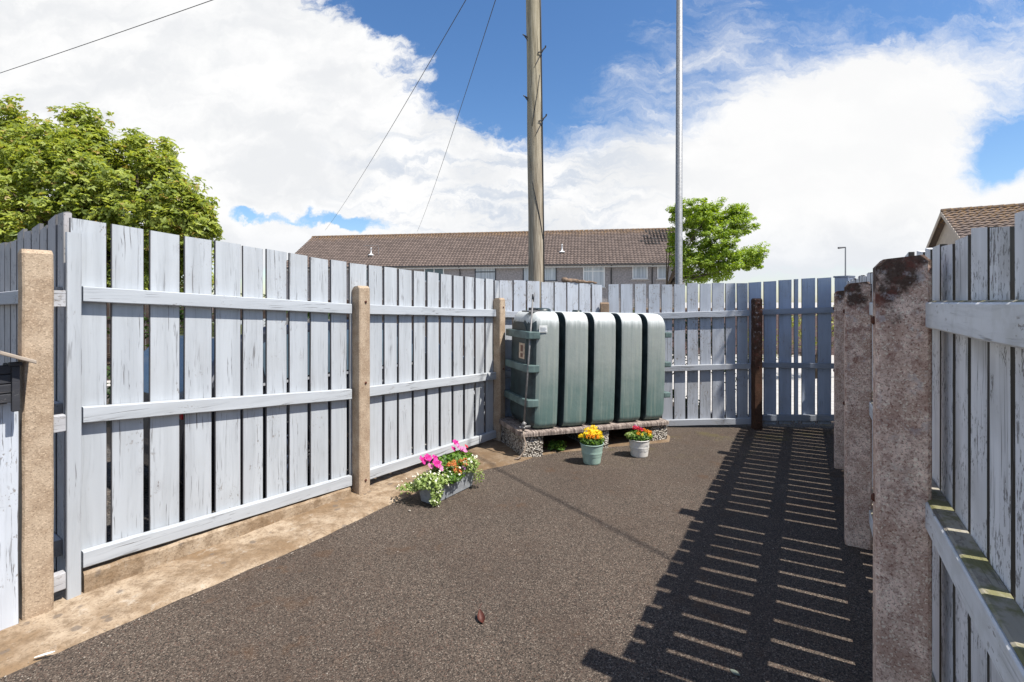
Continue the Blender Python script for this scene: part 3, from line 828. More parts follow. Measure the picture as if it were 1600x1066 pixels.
# ---- shaded section at the far right, with a boxed corner post ------
LGt = Line((2.97, 6.10), (4.02, 5.97))
root = empty('gate_panel', LGt.p, LGt.rz, 'shaded deep blue board panel with wide gaps between dark rusty post and boxed post', 'gate')
ed = [(1170, 1189.5), (1193.5, 1213), (1217, 1237), (1241, 1247.5), (1253, 1274), (1277.5, 1299)]
bands = [(px_s(LGt, NB, a), px_s(LGt, NB, b_)) for a, b_ in ed]
panel_boards('board_panel', 'gate_z', root, bands, NB, 0.019, lambda s: lerp(-0.05, -0.02, s), lambda s: lerp(1.745, 1.815, s / 1.05), seed=16, jag=.005)
s0 = px_s(LGt, 0, 1187); s1 = px_s(LGt, 0, 1308)
for k, (a, b_, h) in enumerate(((1.405, 1.44, .072), (0.738, 0.738, .065), (0.078, 0.10, .075))):
    rail_part(root, 'gate_x', s0, s1, 0.0, 0.044, a, b_, h, 60 + k)

# ---- right fence ----------------------------------------------------
LR = Line((0.41 + 0.528 * 7.05, 0.849 * 7.05), (0.41 - 0.528 * 1.0, -0.849 * 1.0))     # walking towards the camera: the yard is on the right
def sr(s_old): return 7.05 - s_old
root = empty('timber_fence', LR.p, LR.rz, 'old peeling white board fence seen steeply on the right, with blotchy concrete posts', 'fence')
random.seed(21)
cuts = []
zs = [1457, 1469.5, 1490.5, 1514.5, 1544, 1583, 1640]
knots = sorted([px_s(LR, 0, q) for q in zs])
s = 0.02
bands = []
nb_px = [(1456, 1468), (1470.5, 1489), (1492.5, 1513), (1517, 1543), (1547, 1581), (1586, 1640)]
near = [tuple(sorted((px_s(LR, 0, a), px_s(LR, 0, b_)))) for a, b_ in nb_px]
first = near[0][0] - 0.018
def hole(sv):
    for sp in (1.70, 3.43, 5.16):
        pass
    return False
while s < first - 0.05:
    w = min(random.uniform(0.130, 0.146), first - s)
    bands.append((s, s + w)); s += w + random.choice((0.018, 0.022, 0.027, 0.025, 0.020))
s = near[-1][1] + 0.02
while s < LR.L - 0.2:
    w = random.uniform(0.135, 0.15); near.append((s, s + w)); s += w + random.uniform(0.022, 0.03)
mb = MB()
def ztr(sv): return lerp(1.735, 1.683, min(1, sv / 5.5))
for (a, b_) in bands + near:
    j = random.uniform(-0.012, 0.012); nearb = a > 4.2
    fboard(mb, a, b_, 0.0 + random.uniform(-.001, .001), 0.02, -0.06 if a < 3 else 0.0, ztr(a) + j, ztr(b_) + j + random.uniform(-.035, .02) * (1 if nearb else .3),
           random.random(), 0.006 if nearb else 0.004, 14, random.uniform(-.006, .006) if nearb else 0)
mb.build('board_panel', [M['right_z'], M['edge_dark']], root)
RAILS = ((1.498, .078), (0.893, .082), (0.235, .080))
posts_s = [sr(5.16), sr(3.43), sr(1.70)]
for k, (zt_, h) in enumerate(RAILS):
    random.seed(70 + k); mb = MB(); frail(mb, 0.0, LR.L - 0.2, -0.056, -0.0015, zt_ - 0.0, zt_, h, .3, seg=24, jag=.002)
    r_ = mb.build('rail', M['right_x'], root)
    mb = MB(); rings = []
    for i in range(60):                   # moss and rot on the rail's upper face
        s = lerp(0.02, LR.L - 0.25, i / 59)
        e = -0.053 + 0.012 * abs(mnoise.noise(Vector((s * 4, k, 0)))); hh = 0.003 + 0.003 * abs(mnoise.noise(Vector((s * 9, k, 4))))
        rings.append([(s, e, zt_ + 0.0022), (s, e + 0.006, zt_ + hh + .002), (s, -0.002, zt_ + hh + 0.003)])
    mb.loft(rings, cap=False, closed=False)
    mb.build('moss', M['mossy'], r_)
for i, sp in enumerate(posts_s):
    mb = MB(); fpost(mb, sp - 0.115, sp, -0.176, -0.040, -0.08, (1.60, 1.615, 1.635)[i], ch=0.010, cham_n=0.018, cham_z=0.022, slope=0.10)
    po = mb.build('concrete_post', M['post_right'], root)
    b2 = MB(); bolt(b2, sp - 0.055, -0.177, 1.44, 0.014, (0, -1, 0)); b2.build('bolt', M['rust'], po); b2 = MB(); bolt(b2, sp - 0.055, -0.177, 0.86, 0.014, (0, -1, 0)); b2.build('bolt', M['rust'], po)

# boxed wooden corner post at the end of the right fence
root = empty('wooden_post', (4.115, 5.985, 0), R(28), 'boxed blue painted wooden post with a panelled top at the far right corner', 'post')
mb = MB(); mb.box(-0.075, 0.075, -0.075, 0.075, -0.1, 1.80); mb.build('shaft', M['gate_z'], root, bevel=0.004)
mb = MB(); mb.box(-0.085, 0.085, -0.085, 0.085, 1.801, 1.822); mb.build('cap', M['gate_x'], root, bevel=0.004)
mb = MB()
for a in (-0.0775, 0.0545): mb.box(a, a + 0.023, -0.084, -0.0765, 0.1, 1.799)
mb.build('trim', M['gate_z'], root, bevel=.001)

# ------------------------------------------------------------------ oil tank on its stand
TU = Vector((0.925, 0.38, 0)).normalized(); trz = math.atan2(TU.y, TU.x); O = Vector((0.11, 4.77, 0))
def tank_pt(u, v, z_): return O + TU * u + Vector((-TU.y, TU.x, 0)) * v + Vector((0, 0, z_))
STILT = R(1.5)
root = empty('tank_stand', O, trz, 'low stand of pebbly concrete blocks and an old slab under the green tank', 'stand')
root.rotation_euler = (0, STILT, trz)
random.seed(31)
def rough_block(x0, x1, y0, y1, z0, z1, amp=0.006, n=9):
    """box with knobbly faces"""
    mb = MB()
    def grid(o_, a, b_, na, nb):
        rows_ = []
        for i in range(na + 1):
            row = []
            for j in range(nb + 1):
                p_ = Vector(o_) + Vector(a) * (i / na) + Vector(b_) * (j / nb)
                d = Vector((mnoise.noise(p_ * 45), mnoise.noise(p_ * 45 + Vector((9, 0, 0))), mnoise.noise(p_ * 45 + Vector((0, 9, 0))))) * amp
                row.append(p_ + d)
            rows_.append(row)
        mb.loft(rows_, cap=False, closed=False)
    X, Y, Z_ = x1 - x0, y1 - y0, z1 - z0
    nx, nyy, nz = max(4, int(X / .016)), max(4, int(Y / .016)), max(4, int(Z_ / .016))
    grid((x0, y0, z0), (X, 0, 0), (0, 0, Z_), nx, nz); grid((x0, y1, z0), (0, 0, Z_), (X, 0, 0), nz, nx)
    grid((x0, y0, z0), (0, 0, Z_), (0, Y, 0), nz, nyy); grid((x1, y0, z0), (0, Y, 0), (0, 0, Z_), nyy, nz)
    grid((x0, y0, z1), (X, 0, 0), (0, Y, 0), nx, nyy)
    return mb
for (a, b_) in ((0.0, 0.215), (0.78, 0.99), (1.56, 1.77)):
    rough_block(a, b_, 0.0, 0.66, -0.09, 0.155).build('block', M['block'], root, smooth=True)
mb = MB(); rings = []
for i in range(60):
    u = lerp(-0.03, 1.77, i / 59); e = 0.007 * mnoise.noise(Vector((u * 14, 0, 0))); f_ = 0.005 * mnoise.noise(Vector((u * 30, 4, 0)))
    rings.append([(u, -0.026 + e, 0.170), (u, -0.028 + e, 0.198), (u, -0.024 + e, 0.210 + f_ * .5), (u, 0.0, 0.213), (u, 0.69, 0.213), (u, 0.69, 0.162)])
mb.loft(rings); mb.build('slab', M['slab'], root)

TL, TW, TH = 1.72, 0.62, 1.195
tz = 0.214
tpos = tank_pt(0.075, 0.012, tz)
root = empty('oil_tank', tpos, trz, 'faded dark green plastic heating oil tank with four deep grooves in the corner', 'oil tank')
root.rotation_euler = (0, STILT, trz)
def inset(u):
    Rr = 0.115
    d = 0.0
    for q in (u, TL - u):
        if q < Rr: d = max(d, Rr - math.sqrt(max(0, Rr * Rr - (Rr - q) ** 2)))
    gp = TL / 5
    for k in range(1, 5):
        g = abs(u - gp * k)
        hw = 0.027
        if g < hw: d = max(d, 0.095)
        elif g < hw + 0.012:
            q = (g - hw) / 0.012; d = max(d, 0.095 * (1 - math.sin(q * PI / 2)))
    # panels swell a little between the grooves
    ph = (u % gp) / gp
    d += 0.008 * (1 - math.sin(PI * min(max(ph, 0), 1)))
    return d
us = [0.0, 0.004, 0.012, 0.024, 0.04, 0.06, 0.08, 0.10]
us += [TL - q for q in us]
gp = TL / 5
for k in range(5): us += [gp * k + gp * j / 10 for j in range(11)]
for k in range(1, 5):
    for q in (-0.0391, -0.037, -0.034, -0.030, -0.0272, -0.0269, 0, 0.0269, 0.0272, 0.030, 0.034, 0.037, 0.0391): us.append(gp * k + q)
us = sorted(set(round(min(max(q, 0), TL), 4) for q in us))
def rsec(d):
    pts = []; x0, x1, z0, z1 = d, TW - d, min(d, 0.10) * 0.9, TH - d
    rt, rb = 0.125, 0.07
    def arc(cx, cz, r_, a0, a1, n=8):
        for k in range(n + 1):
            a = R(lerp(a0, a1, k / n)); pts.append((cx + r_ * math.cos(a), cz + r_ * math.sin(a)))
    arc(x0 + rb, z0 + rb, rb, 270, 180); 
    for k in range(1, 9):
        tt = k / 9; pts.append((x0 - 0.008 * math.sin(PI * tt), lerp(z0 + rb, z1 - rt, tt)))
    arc(x0 + rt, z1 - rt, rt, 180, 90); arc(x1 - rt, z1 - rt, rt, 90, 0); arc(x1 - rb, z0 + rb, rb, 0, -90)
    return pts
mb = MB(); rings = [[(u, p_[0], p_[1]) for p_ in rsec(inset(u))] for u in us]
mb.loft(rings)
fi = 0
npt = len(rings[0])
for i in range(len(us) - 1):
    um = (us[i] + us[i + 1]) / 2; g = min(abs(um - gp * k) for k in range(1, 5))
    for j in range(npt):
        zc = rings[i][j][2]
        if g < 0.0385 or (um < 0.055 and zc < TH - 0.13) or um > TL - 0.03: mb.m[fi] = 1  # dark green paints shade into groove walls and ends
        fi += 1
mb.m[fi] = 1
tb = mb.build('tank_body', [M['tank'], M['tank_dark_and_shade']], root, smooth=True)
for p_ in tb.data.polygons:
    if len(p_.vertices) > 4: p_.use_smooth = False
# horizontal moulded bands round each end
for zz_ in (0.915, 0.58, 0.235):
    mb = MB()
    prof = [(0.09, -0.012), (0.02, -0.018), (-0.032, -0.004), (-0.045, 0.03), (-0.047, 0.32), (-0.045, 0.60), (0.03, 0.64), (0.03, 0.58), (-0.0, 0.56), (0.0, 0.32), (0.01, 0.06), (0.09, 0.03)]
    lo_ = [(a, b_, zz_) for a, b_ in prof]; hi_ = [(a, b_, zz_ + 0.075) for a, b_ in prof]
    mb.loft([list(reversed(lo_)), list(reversed(hi_))]); mb.build('moulded_band', M['tank_band'], root, bevel=0.008)
for zz_ in (0.915, 0.58, 0.235):
    mb = MB(); mb.box(TL - 0.05, TL + 0.045, 0.015, 0.58, zz_ + .01, zz_ + 0.07); mb.build('moulded_band', M['tank_band'], root, bevel=0.01)
# inset panel of the end face, its shade painted in dark green
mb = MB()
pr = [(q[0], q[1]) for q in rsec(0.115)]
mb.loft([[(0.012, a, b_) for a, b_ in pr], [(-0.006, a, b_) for a, b_ in pr]]); mb.build('end_panel', M['tank_dark_and_shade'], root, bevel=0.004)
# top fittings
mb = MB(); mb.lathe([(0.0, 0.035), (0.07, 0.033), (0.095, 0.02), (0.10, -0.02)], 24, (0.30, 0.40, TH)); mb.build('filler_cap', M['tank_dark_and_shade'], root, smooth=True)
mb = MB(); mb.lathe([(0.0, 0.02), (0.05, 0.02), (0.06, -0.02)], 20, (0.75, 0.42, TH)); mb.build('vent_cap', M['tank_dark_and_shade'], root, smooth=True)
mb = MB(); mb.box(-0.02, 0.20, 0.10, 0.22, TH - 0.012, TH + 0.004); mb.build('gauge_plate', M['grey_pipe'], root, bevel=0.002)
mb = MB(); mb.box(0.04, 0.10, 0.13, 0.19, TH + 0.005, TH + 0.035); mb.box(0.115, 0.15, 0.12, 0.16, TH + .005, TH + .022); mb.build('gauge_clamp', M['steel_dark'], root, bevel=0.004)
mb = MB(); a0 = (0.03, 0.06, 1.33); a1 = (-0.075, -0.03, 0.10)
mb.tube([a0, tuple(lerp(a0[i], a1[i], .5) for i in range(3)), a1], 0.009, 10); mb.build('sight_pipe', M['grey_pipe'], root, smooth=True)
mb = MB(); mb.tube([(0.031, 0.061, 1.29), (0.033, 0.062, 1.365)], 0.013, 10); mb.build('pipe_cap', M['steel_dark'], root, smooth=True)
mb = MB(); mb.tube([(-0.09, -0.03, 0.065), (-0.065, -0.03, 0.10)], 0.02, 10); mb.tube([(-0.12, -0.02, 0.05), (0.0, -0.01, 0.05)], 0.012, 10)
mb.tube([(-0.083, -0.03, .02), (-0.083, -0.03, 0.08)], 0.015, 10); mb.tube([(-0.083, -0.06, .05), (-0.083, 0.0, 0.05)], 0.008, 8)
mb.build('valve', M['grey_pipe'], root, smooth=True)
mb = MB(); mb.tube([(-0.083, -0.03, 0.03), (-0.086, -0.05, -0.03), (-0.07, -0.07, -0.10), (-0.085, -0.075, -0.17), (-0.14, -0.07, -0.235), (-0.18, -0.06, -0.245)], 0.008, 8)
mb.build('hose', M['hose'], root, smooth=True)
mb = MB(); mb.box(0.075, 0.165, -0.0125, -0.0095, 0.985, 1.055); lb = mb.build('maker_label', M['label'], root)
mb = MB()
for k in range(4): mb.box(0.083, 0.157 - 0.012 * (k % 2), -0.0140, -0.0128, 0.994 + k * 0.011, 0.999 + k * 0.011)
mb.build('label_print', M['ink_grey'], lb)
mb = MB(); mb.box(-0.0125, -0.008, 0.145, 0.285, 0.70, 0.86); lb = mb.build('warning_sticker', M['sticker'], root)
mb = MB(); mb.box(-0.0142, -0.0128, 0.185, 0.245, 0.775, 0.84); mb.box(-0.0142, -0.0128, 0.185, 0.245, 0.715, 0.755); mb.build('sticker_print', M['sticker_ink'], lb)

# ------------------------------------------------------------------ leaves and flowers
def leaf_mesh(name, centers, normals, sizes, rnds, material, parent, lobes=1, rng=None, fold=0.25, aspect=0.55, up=None):
    """many small leaves as kite-shaped faces (lobes = kites per leaf)"""
    rng = rng or np.random.default_rng(1)
    N = len(centers); n = normals / np.maximum(np.linalg.norm(normals, axis=1, keepdims=True), 1e-6)
    a = rng.normal(size=(N, 3))
    if up is not None: a = a * 0.4 + up
    a -= n * np.sum(a * n, axis=1, keepdims=True); a /= np.maximum(np.linalg.norm(a, axis=1, keepdims=True), 1e-6)
    b_ = np.cross(n, a); s = sizes[:, None]
    vs = []; 
    angs = [0] if lobes == 1 else [(-1.05), 0, 1.05]
    for k, an in enumerate(angs):
        ln = 1.0 if an == 0 else 0.8
        d = a * math.cos(an) + b_ * math.sin(an); e = -a * math.sin(an) + b_ * math.cos(an)
        w = aspect * (0.5 if lobes == 1 else 0.36)
        base = centers - a * s * 0.5
        vs.append(np.stack([base, base + d * s * ln * 0.5 + e * s * w + n * s * fold * 0.5, base + d * s * ln - n * s * fold * 0.5, base + d * s * ln * 0.5 - e * s * w + n * s * fold * 0.5], axis=1))
    V_ = np.concatenate(vs, axis=1).reshape(-1, 3)
    nf = N * len(angs)
    me = bpy.data.meshes.new(name)
    me.vertices.add(len(V_)); me.vertices.foreach_set('co', V_.astype(np.float32).ravel())
    me.loops.add(nf * 4); me.loops.foreach_set('vertex_index', np.arange(nf * 4, dtype=np.int32))
    me.polygons.add(nf); me.polygons.foreach_set('loop_start', np.arange(nf, dtype=np.int32) * 4)
    try: me.polygons.foreach_set('loop_total', np.full(nf, 4, dtype=np.int32))
    except Exception: pass
    me.update(calc_edges=True); me.validate()
    at = me.attributes.new('rnd', 'FLOAT', 'FACE'); at.data.foreach_set('value', np.repeat(rnds, len(angs)).astype(np.float32))
    me.materials.append(material)
    o = bpy.data.objects.new(name, me); C.objects.link(o)
    if parent: o.parent = parent
    return o


def crown_points(rng, blobs, clusters, per, cl_r, flat=0.6, shell=0.55):
    """cluster centres in the outer part of a union of ellipsoids, leaves round each"""
    cs = []; ns = []; w = np.array([b_[3] * b_[4] * b_[5] for b_ in blobs]) ** 0.67; w /= w.sum()
    cents = []
    while len(cents) < clusters:
        i = rng.choice(len(blobs), p=w); bx, by, bz, rx, ry, rz = blobs[i]
        d = rng.normal(size=3); d /= np.linalg.norm(d); r_ = shell + (1 - shell) * rng.random() ** 0.6
        q = np.array([bx + d[0] * rx * r_, by + d[1] * ry * r_, bz + d[2] * rz * r_])
        nz_ = mnoise.noise(Vector(q * 0.9 / max(cl_r * 1.6, .01) * .35))
        if nz_ < -0.18: continue
        inside = 0
        for j, (ax, ay, az, qx, qy, qz) in enumerate(blobs):
            if j != i and ((q[0] - ax) / qx) ** 2 + ((q[1] - ay) / qy) ** 2 + ((q[2] - az) / qz) ** 2 < 0.35: inside = 1
        if inside and rng.random() < 0.7: continue
        cents.append((q + rng.normal(size=3) * cl_r * 0.35, d))
    for q, d in cents:
        m_ = max(3, int(per * rng.uniform(0.5, 1.5))); rr = cl_r * rng.uniform(0.6, 1.35)
        pts = rng.normal(size=(m_, 3)); pts /= np.linalg.norm(pts, axis=1, keepdims=True); pts *= (rng.random((m_, 1)) ** 0.45) * rr
        pts[:, 2] *= flat
        cs.append(q + pts)
        nn = rng.normal(size=(m_, 3)) * 0.45 + np.array([0, 0, 0.85]) + d * 0.35 + pts / rr * 0.35
        ns.append(nn)
    return np.concatenate(cs), np.concatenate(ns), cents


def make_tree(name, loc, blobs, trunk_h, trunk_r, clusters, per, cl_r, leaf, material, seed, label, lobes=1, cat='tree', shell=0.55, group=None, name_leaf='crown', limbs=26, flat=0.6):
    rng = np.random.default_rng(seed); root_ = empty(name, loc, 0, label, cat, group)
    c_, n_, cents = crown_points(rng, blobs, clusters, per, cl_r, flat=flat, shell=shell)
    sz = leaf * rng.uniform(0.65, 1.25, len(c_))
    leaf_mesh(name_leaf, c_, n_, sz, rng.random(len(c_)), material, root_, lobes, rng)
    mb_ = MB(); ctr = Vector((blobs[0][0], blobs[0][1], blobs[0][2]))
    fork = Vector((0, 0, trunk_h))
    mb_.tube([(0, 0, -0.15), (0.02, 0, trunk_h * 0.5), tuple(fork)], [trunk_r * 1.25, trunk_r, trunk_r * 0.8], 12)
    idx = rng.choice(len(cents), min(limbs, len(cents)), replace=False)
    for i in idx:
        q = Vector(cents[i][0]); mid = fork.lerp(q, 0.5) + Vector((rng.normal() * .12, rng.normal() * .12, 0.1)) * (q - fork).length * 0.4
        mb_.tube([tuple(fork - Vector((0, 0, 0.1))), tuple(fork.lerp(mid, .5)), tuple(mid), tuple(q)], [trunk_r * 0.5, trunk_r * 0.36, trunk_r * 0.22, trunk_r * .06], 6)
    mb_.build('trunk', M['bark'], root_, smooth=True)
    return root_


def T(px, py, Z_): return (px - 800) / 755 * Z_, 1.5 + (472 - py) / 755 * Z_
# big maple beyond the left fence
def blob(px, py, rpx, rpy, Z_, depth, base):
    x, z_ = T(px, py, Z_); return (x - base[0], Z_ - base[1], z_ + 0.15 - base[2] - 0.15, rpx / 755 * Z_, depth, rpy / 755 * Z_)
bs = (-10.2, 12.5, -0.15)
bl = [blob(110, 360, 200, 130, 12.5, 2.6, bs), blob(70, 255, 90, 75, 12.5, 1.6, bs), blob(160, 285, 120, 85, 12.0, 1.6, bs), blob(225, 330, 92, 85, 12.0, 1.5, bs), blob(-40, 270, 120, 90, 12.5, 2.0, bs),
      blob(288, 350, 42, 40, 11.8, 0.6, bs), blob(40, 190, 28, 30, 12.5, .4, bs), blob(130, 205, 34, 34, 12.3, .5, bs), blob(215, 250, 50, 42, 12.1, .7, bs), blob(-60, 420, 170, 120, 12.5, 2.2, bs), blob(170, 430, 150, 90, 12.5, 2.0, bs)]
make_tree('maple_tree', bs, bl, 2.0, 0.19, 2300, 30, 0.27, 0.125, M['leaf_left'], 3, 'large leafy green maple rising behind the left fence', 3, flat=0.85, shell=0.55)
bs = (9.6, 30.0, -0.15)
bl = [blob(1105, 375, 46, 46, 30, 1.8, bs), blob(1085, 335, 36, 28, 30, 1.4, bs), blob(1135, 350, 36, 30, 30, 1.2, bs), blob(1165, 385, 30, 38, 30, 1.0, bs), blob(1130, 400, 34, 34, 30, 1.4, bs), blob(1160, 358, 26, 24, 30, 1.0, bs), blob(1105, 425, 40, 18, 30, 1.2, bs), blob(1085, 415, 38, 30, 30, 1.4, bs),
      blob(1060, 385, 14, 34, 30, .9, bs), blob(1178, 405, 16, 16, 30, .6, bs), blob(1150, 332, 14, 12, 30, .5, bs), blob(1128, 332, 22, 20, 30, .8, bs), blob(1056, 330, 10, 14, 30, .4, bs)]
make_tree('ash_tree', bs, bl, 2.6, 0.10, 820, 60, 0.30, 0.145, M['leaf_right'], 5, 'bright green round-crowned tree behind the tall galvanised lamp post', 1, shell=0.30)
# shrubs behind the shaded gate and hedge beyond the car park
bs = (6.6, 10.5, -0.15)
make_tree('garden_bush', bs, [(0, 0, 1.2, 0.8, 0.4, 0.55), (-.9, 0, .9, 0.7, 0.4, 0.65), (.9, .1, 1.25, .6, .4, .65)], 0.5, 0.03, 90, 26, 0.17, 0.06, M['leaf_bush'], 7, 'yellow-green shrub showing over the shaded gate panel', 1, 'bush')

# unseen narrow evergreen, added outside the frame to shade the corner panel
bs = (6.39, 5.02, -0.15)
make_tree('added_shade_tree', bs, [(0, 0, 7.3, .62, .62, 1.0), (0, 0, 8.0, .55, .55, .9), (0, 0, 6.7, .62, .62, .8)], 6.0, 0.14, 420, 40, 0.22, 0.16, M['leaf_dark'], 15, 'unseen tall narrow evergreen added right of the yard to shade the corner panel', 1, shell=0.2)
# brick wall seen through the gate gaps
root = empty('brick_wall', (8.4, 15.2, 0), R(-4), 'low brown brick wall seen through the gaps of the shaded gate panel', 'wall')
mb = MB(); mb.box(-4.5, 6.0, 0, 0.22, -0.16, 1.25); mb.build('brickwork', M['brick'], root)
mb = MB(); mb.box(-4.55, 6.05, -0.03, 0.25, 1.251, 1.31); mb.build('coping', M['post_back'], root, bevel=.01)
# brown timber fence beyond the car park, with hedge
root = empty('timber_fence', (-13.5, 8.2, 0), R(22), 'brown timber fence beyond the parked car, seen through board gaps', 'fence')
random.seed(41); mb = MB(); s = 0
while s < 15:
    w = random.uniform(.14, .16); fboard(mb, s, s + w, 0, .02, -.16, 1.55 + random.uniform(-.01, .01), 1.55, random.random(), .002, 2); s += w + 0.005
mb.build('board_panel', [M['brown_z'], M['edge_wood']], root)
mb = MB(); frail(mb, 0, 15, -0.04, -0.001, 1.2, 1.2, .08); mb.build('rail', M['brown_z'], root)
mb = MB(); frail(mb, 0, 15, -0.04, -0.001, .4, .4, .08); mb.build('rail', M['brown_z'], root)

# ------------------------------------------------------------------ parked car behind the left fence
e = LA.e; car_rear = LA.at(px_s(LA, -0.75, 285), -0.75)
root = empty('parked_car', (car_rear.x, car_rear.y, -0.152), LA.rz, 'dark blue parked car glimpsed through the gaps of the left fence', 'car')
# local: x forward from the rear bumper, y = 0 nearside (towards the fence is -y), body goes to +y
prof = [(0.0, 0.35), (0.02, 0.62), (0.06, 0.90), (0.14, 1.02), (0.42, 1.36), (0.75, 1.44), (1.6, 1.47), (2.3, 1.40), (2.75, 1.18), (3.1, 0.98), (3.75, 0.88), (4.02, 0.70), (4.08, 0.45), (4.06, 0.28), (3.2, 0.24), (1.0, 0.24), (0.05, 0.28)]
def car_ring(y, k):
    out = []
    for x, z_ in prof:
        zi = z_; xi = x
        if z_ > 0.98: zi = 0.98 + (z_ - 0.98) * (1 if k < 1 else 1)
        out.append((lerp(2.05, xi, 1 - 0.03 * (k > 0)), y, zi))
    return out
def car_section(f, y0):
    out = []
    for x, z_ in prof:
        tum = max(0, z_ - 0.95) * 0.42
        yy_ = y0 + tum if f < 0.5 else (1.72 - y0) - tum
        out.append((x, yy_, z_))
    return out
mb = MB()
mb.loft([[(lerp(2.05, x, .97), y + .0, lerp(.7, z_, .97)) for x, y, z_ in car_section(0, 0.0)], [(x, y, z_) for x, y, z_ in car_section(0, 0.05)], [(x, y, z_) for x, y, z_ in car_section(1, 0.05)],
         [(lerp(2.05, x, .97), y, lerp(.7, z_, .97)) for x, y, z_ in car_section(1, 0.0)]])
mb.build('car_body', M['car'], root, bevel=0.02)
def side_poly(pts, off, nm, mt, par=root):
    mb_ = MB(); lo_ = []; hi_ = []
    for x, z_ in pts:
        y_ = max(0, z_ - 0.95) * 0.42 - off
        lo_.append((x, y_, z_)); hi_.append((x, y_ + 0.012, z_))
    mb_.loft([hi_, lo_]); return mb_.build(nm, mt, par)
side_poly([(0.62, 1.00), (0.62, 1.28), (0.80, 1.36), (1.32, 1.38), (1.32, 1.00)], 0.006, 'side_window', M['glass'])
side_poly([(1.38, 1.00), (1.38, 1.38), (1.95, 1.36), (2.45, 1.12), (2.55, 1.00)], 0.006, 'side_window', M['glass'])
side_poly([(0.55, 0.965), (0.55, 0.985), (2.62, 0.985), (2.62, 0.965)], 0.012, 'window_trim', M['alloy'])
mb = MB(); mb.box(-0.005, 0.10, -0.004, 0.25, 0.80, 0.88); mb.build('tail_lamp', M['lens_red'], root, bevel=0.01)
mb = MB(); mb.box(1.70, 1.84, -0.012, 0.004, 0.82, 0.85); mb.build('door_handle', M['alloy'], root, bevel=0.004)
mb = MB(); mb.box(2.30, 2.50, -0.16, -0.01, 0.98, 1.10); mb.build('door_mirror', M['car'], root, bevel=0.02)
for wx in (0.80, 3.35):
    for wy, nm in ((0.0, 0), (1.55, 1)):
        mb = MB(); rings = []
        for y_, r_ in ((-0.02, 0.20), (-0.028, 0.26), (-0.02, 0.305), (0.02, 0.315), (0.16, 0.315), (0.19, 0.29), (0.19, 0.2)):
            rings.append([(wx + r_ * math.cos(2 * PI * k / 32), wy + y_, 0.315 + r_ * math.sin(2 * PI * k / 32)) for k in range(32)])
        mb.loft(rings, cap=False); wh = mb.build('tyre', M['tyre'], root, smooth=True)
        mb = MB()
        for k in range(7):
            for dd in (-0.08, 0.08):
                a = 2 * PI * k / 7
                mb.tube([(wx + 0.03 * math.cos(a), wy - 0.022, 0.315 + 0.03 * math.sin(a)), (wx + 0.2 * math.cos(a + dd), wy - 0.012, 0.315 + 0.2 * math.sin(a + dd))], 0.011, 6)
        mb.tube([(wx, wy - 0.03, .315), (wx, wy + 0.05, .315)], 0.04, 12)
        rr_ = [(wx + 0.2 * math.cos(2 * PI * k / 28), wy - 0.015, 0.315 + 0.2 * math.sin(2 * PI * k / 28)) for k in range(29)]
        mb.tube(rr_, 0.012, 6, cap=False)
        mb.build('rim', M['alloy'], wh, smooth=True)
        mb = MB(); mb.tube([(wx, wy + 0.02, .315), (wx, wy + 0.03, .315)], 0.2, 24); mb.build('brake_disc', M['plastic_black'], wh)

# ------------------------------------------------------------------ poles and wires
PX, PY = 0.45, 8.5
root = empty('utility_pole', (PX, PY, -0.15), 0, 'tall round timber utility pole with climbing steps behind the tank', 'utility pole')
root.rotation_euler = (0, R(-0.65), 0)
mb = MB(); pts = []; rad = []
for i in range(24):
    z_ = lerp(0, 9.25, i / 23); pts.append((0.004 * math.sin(i), 0.004 * math.cos(i * 1.7), z_)); rad.append(lerp(0.140, 0.118, i / 23))
mb.tube(pts, rad, 26); mb.build('pole_shaft', M['pole'], root, smooth=True)
def pole_step(z_, side):
    mb_ = MB(); s_ = side; y_ = -0.07
    mb_.tube([(0.07 * s_, -0.12, z_ + 0.01), (0.12 * s_, -0.10, z_ + 0.03), (0.20 * s_, -0.09, z_ + 0.11)], 0.012, 6)
    mb_.tube([(0.03 * s_, -0.137, z_ - 0.20), (0.10 * s_, -0.10, z_ - 0.05), (0.165 * s_, -0.085, z_ + 0.075)], 0.009, 6)
    mb_.tube([(0.20 * s_, -0.09, z_ + 0.11), (0.205 * s_, -0.09, z_ + 0.14)], 0.014, 6)
    return mb_.build('climbing_step', M['steel_dark'], root)
for py_ in (75, 182, ): pole_step(1.5 + (472 - py_) / 755 * 8.4 + .05, 1)
for py_ in (45, 141):
    mb = MB(); z_ = 1.5 + (472 - py_) / 755 * 8.4 + .05
    mb.tube([(-0.10, -0.06, z_ - .03), (-0.19, -0.05, z_ + 0.03)], 0.011, 6); mb.tube([(-0.10, -0.06, z_ - 0.09), (-0.165, -0.05, z_ + 0.01)], 0.009, 6); mb.build('climbing_step', M['steel_dark'], root)
mb = MB(); mb.tube([(0.134, -0.05, 0.1), (0.134, -0.05, 3.0), (0.128, -0.05, 6.0), (0.118, -0.05, 9.0)], 0.013, 8); mb.build('cable_conduit', M['cable'], root, smooth=True)
mb = MB(); pts = []
for i in range(30):
    t_ = i / 29; a = lerp(R(-30), R(-115), t_); z_ = lerp(2.75, 3.75, t_); pts.append((0.137 * math.cos(a), 0.137 * math.sin(a), z_))
mb.tube(pts, 0.007, 6); mb.build('wrapped_cable', M['cable'], root, smooth=True); mb = MB()
pts = []
for i in range(30):
    t_ = i / 29; a = lerp(R(-110), R(-45), t_); z_ = lerp(4.7, 5.6, t_); pts.append((0.134 * math.cos(a), 0.134 * math.sin(a), z_))
mb.tube(pts, 0.006, 6); mb.build('wrapped_cable', M['cable'], root, smooth=True)
mb = MB()
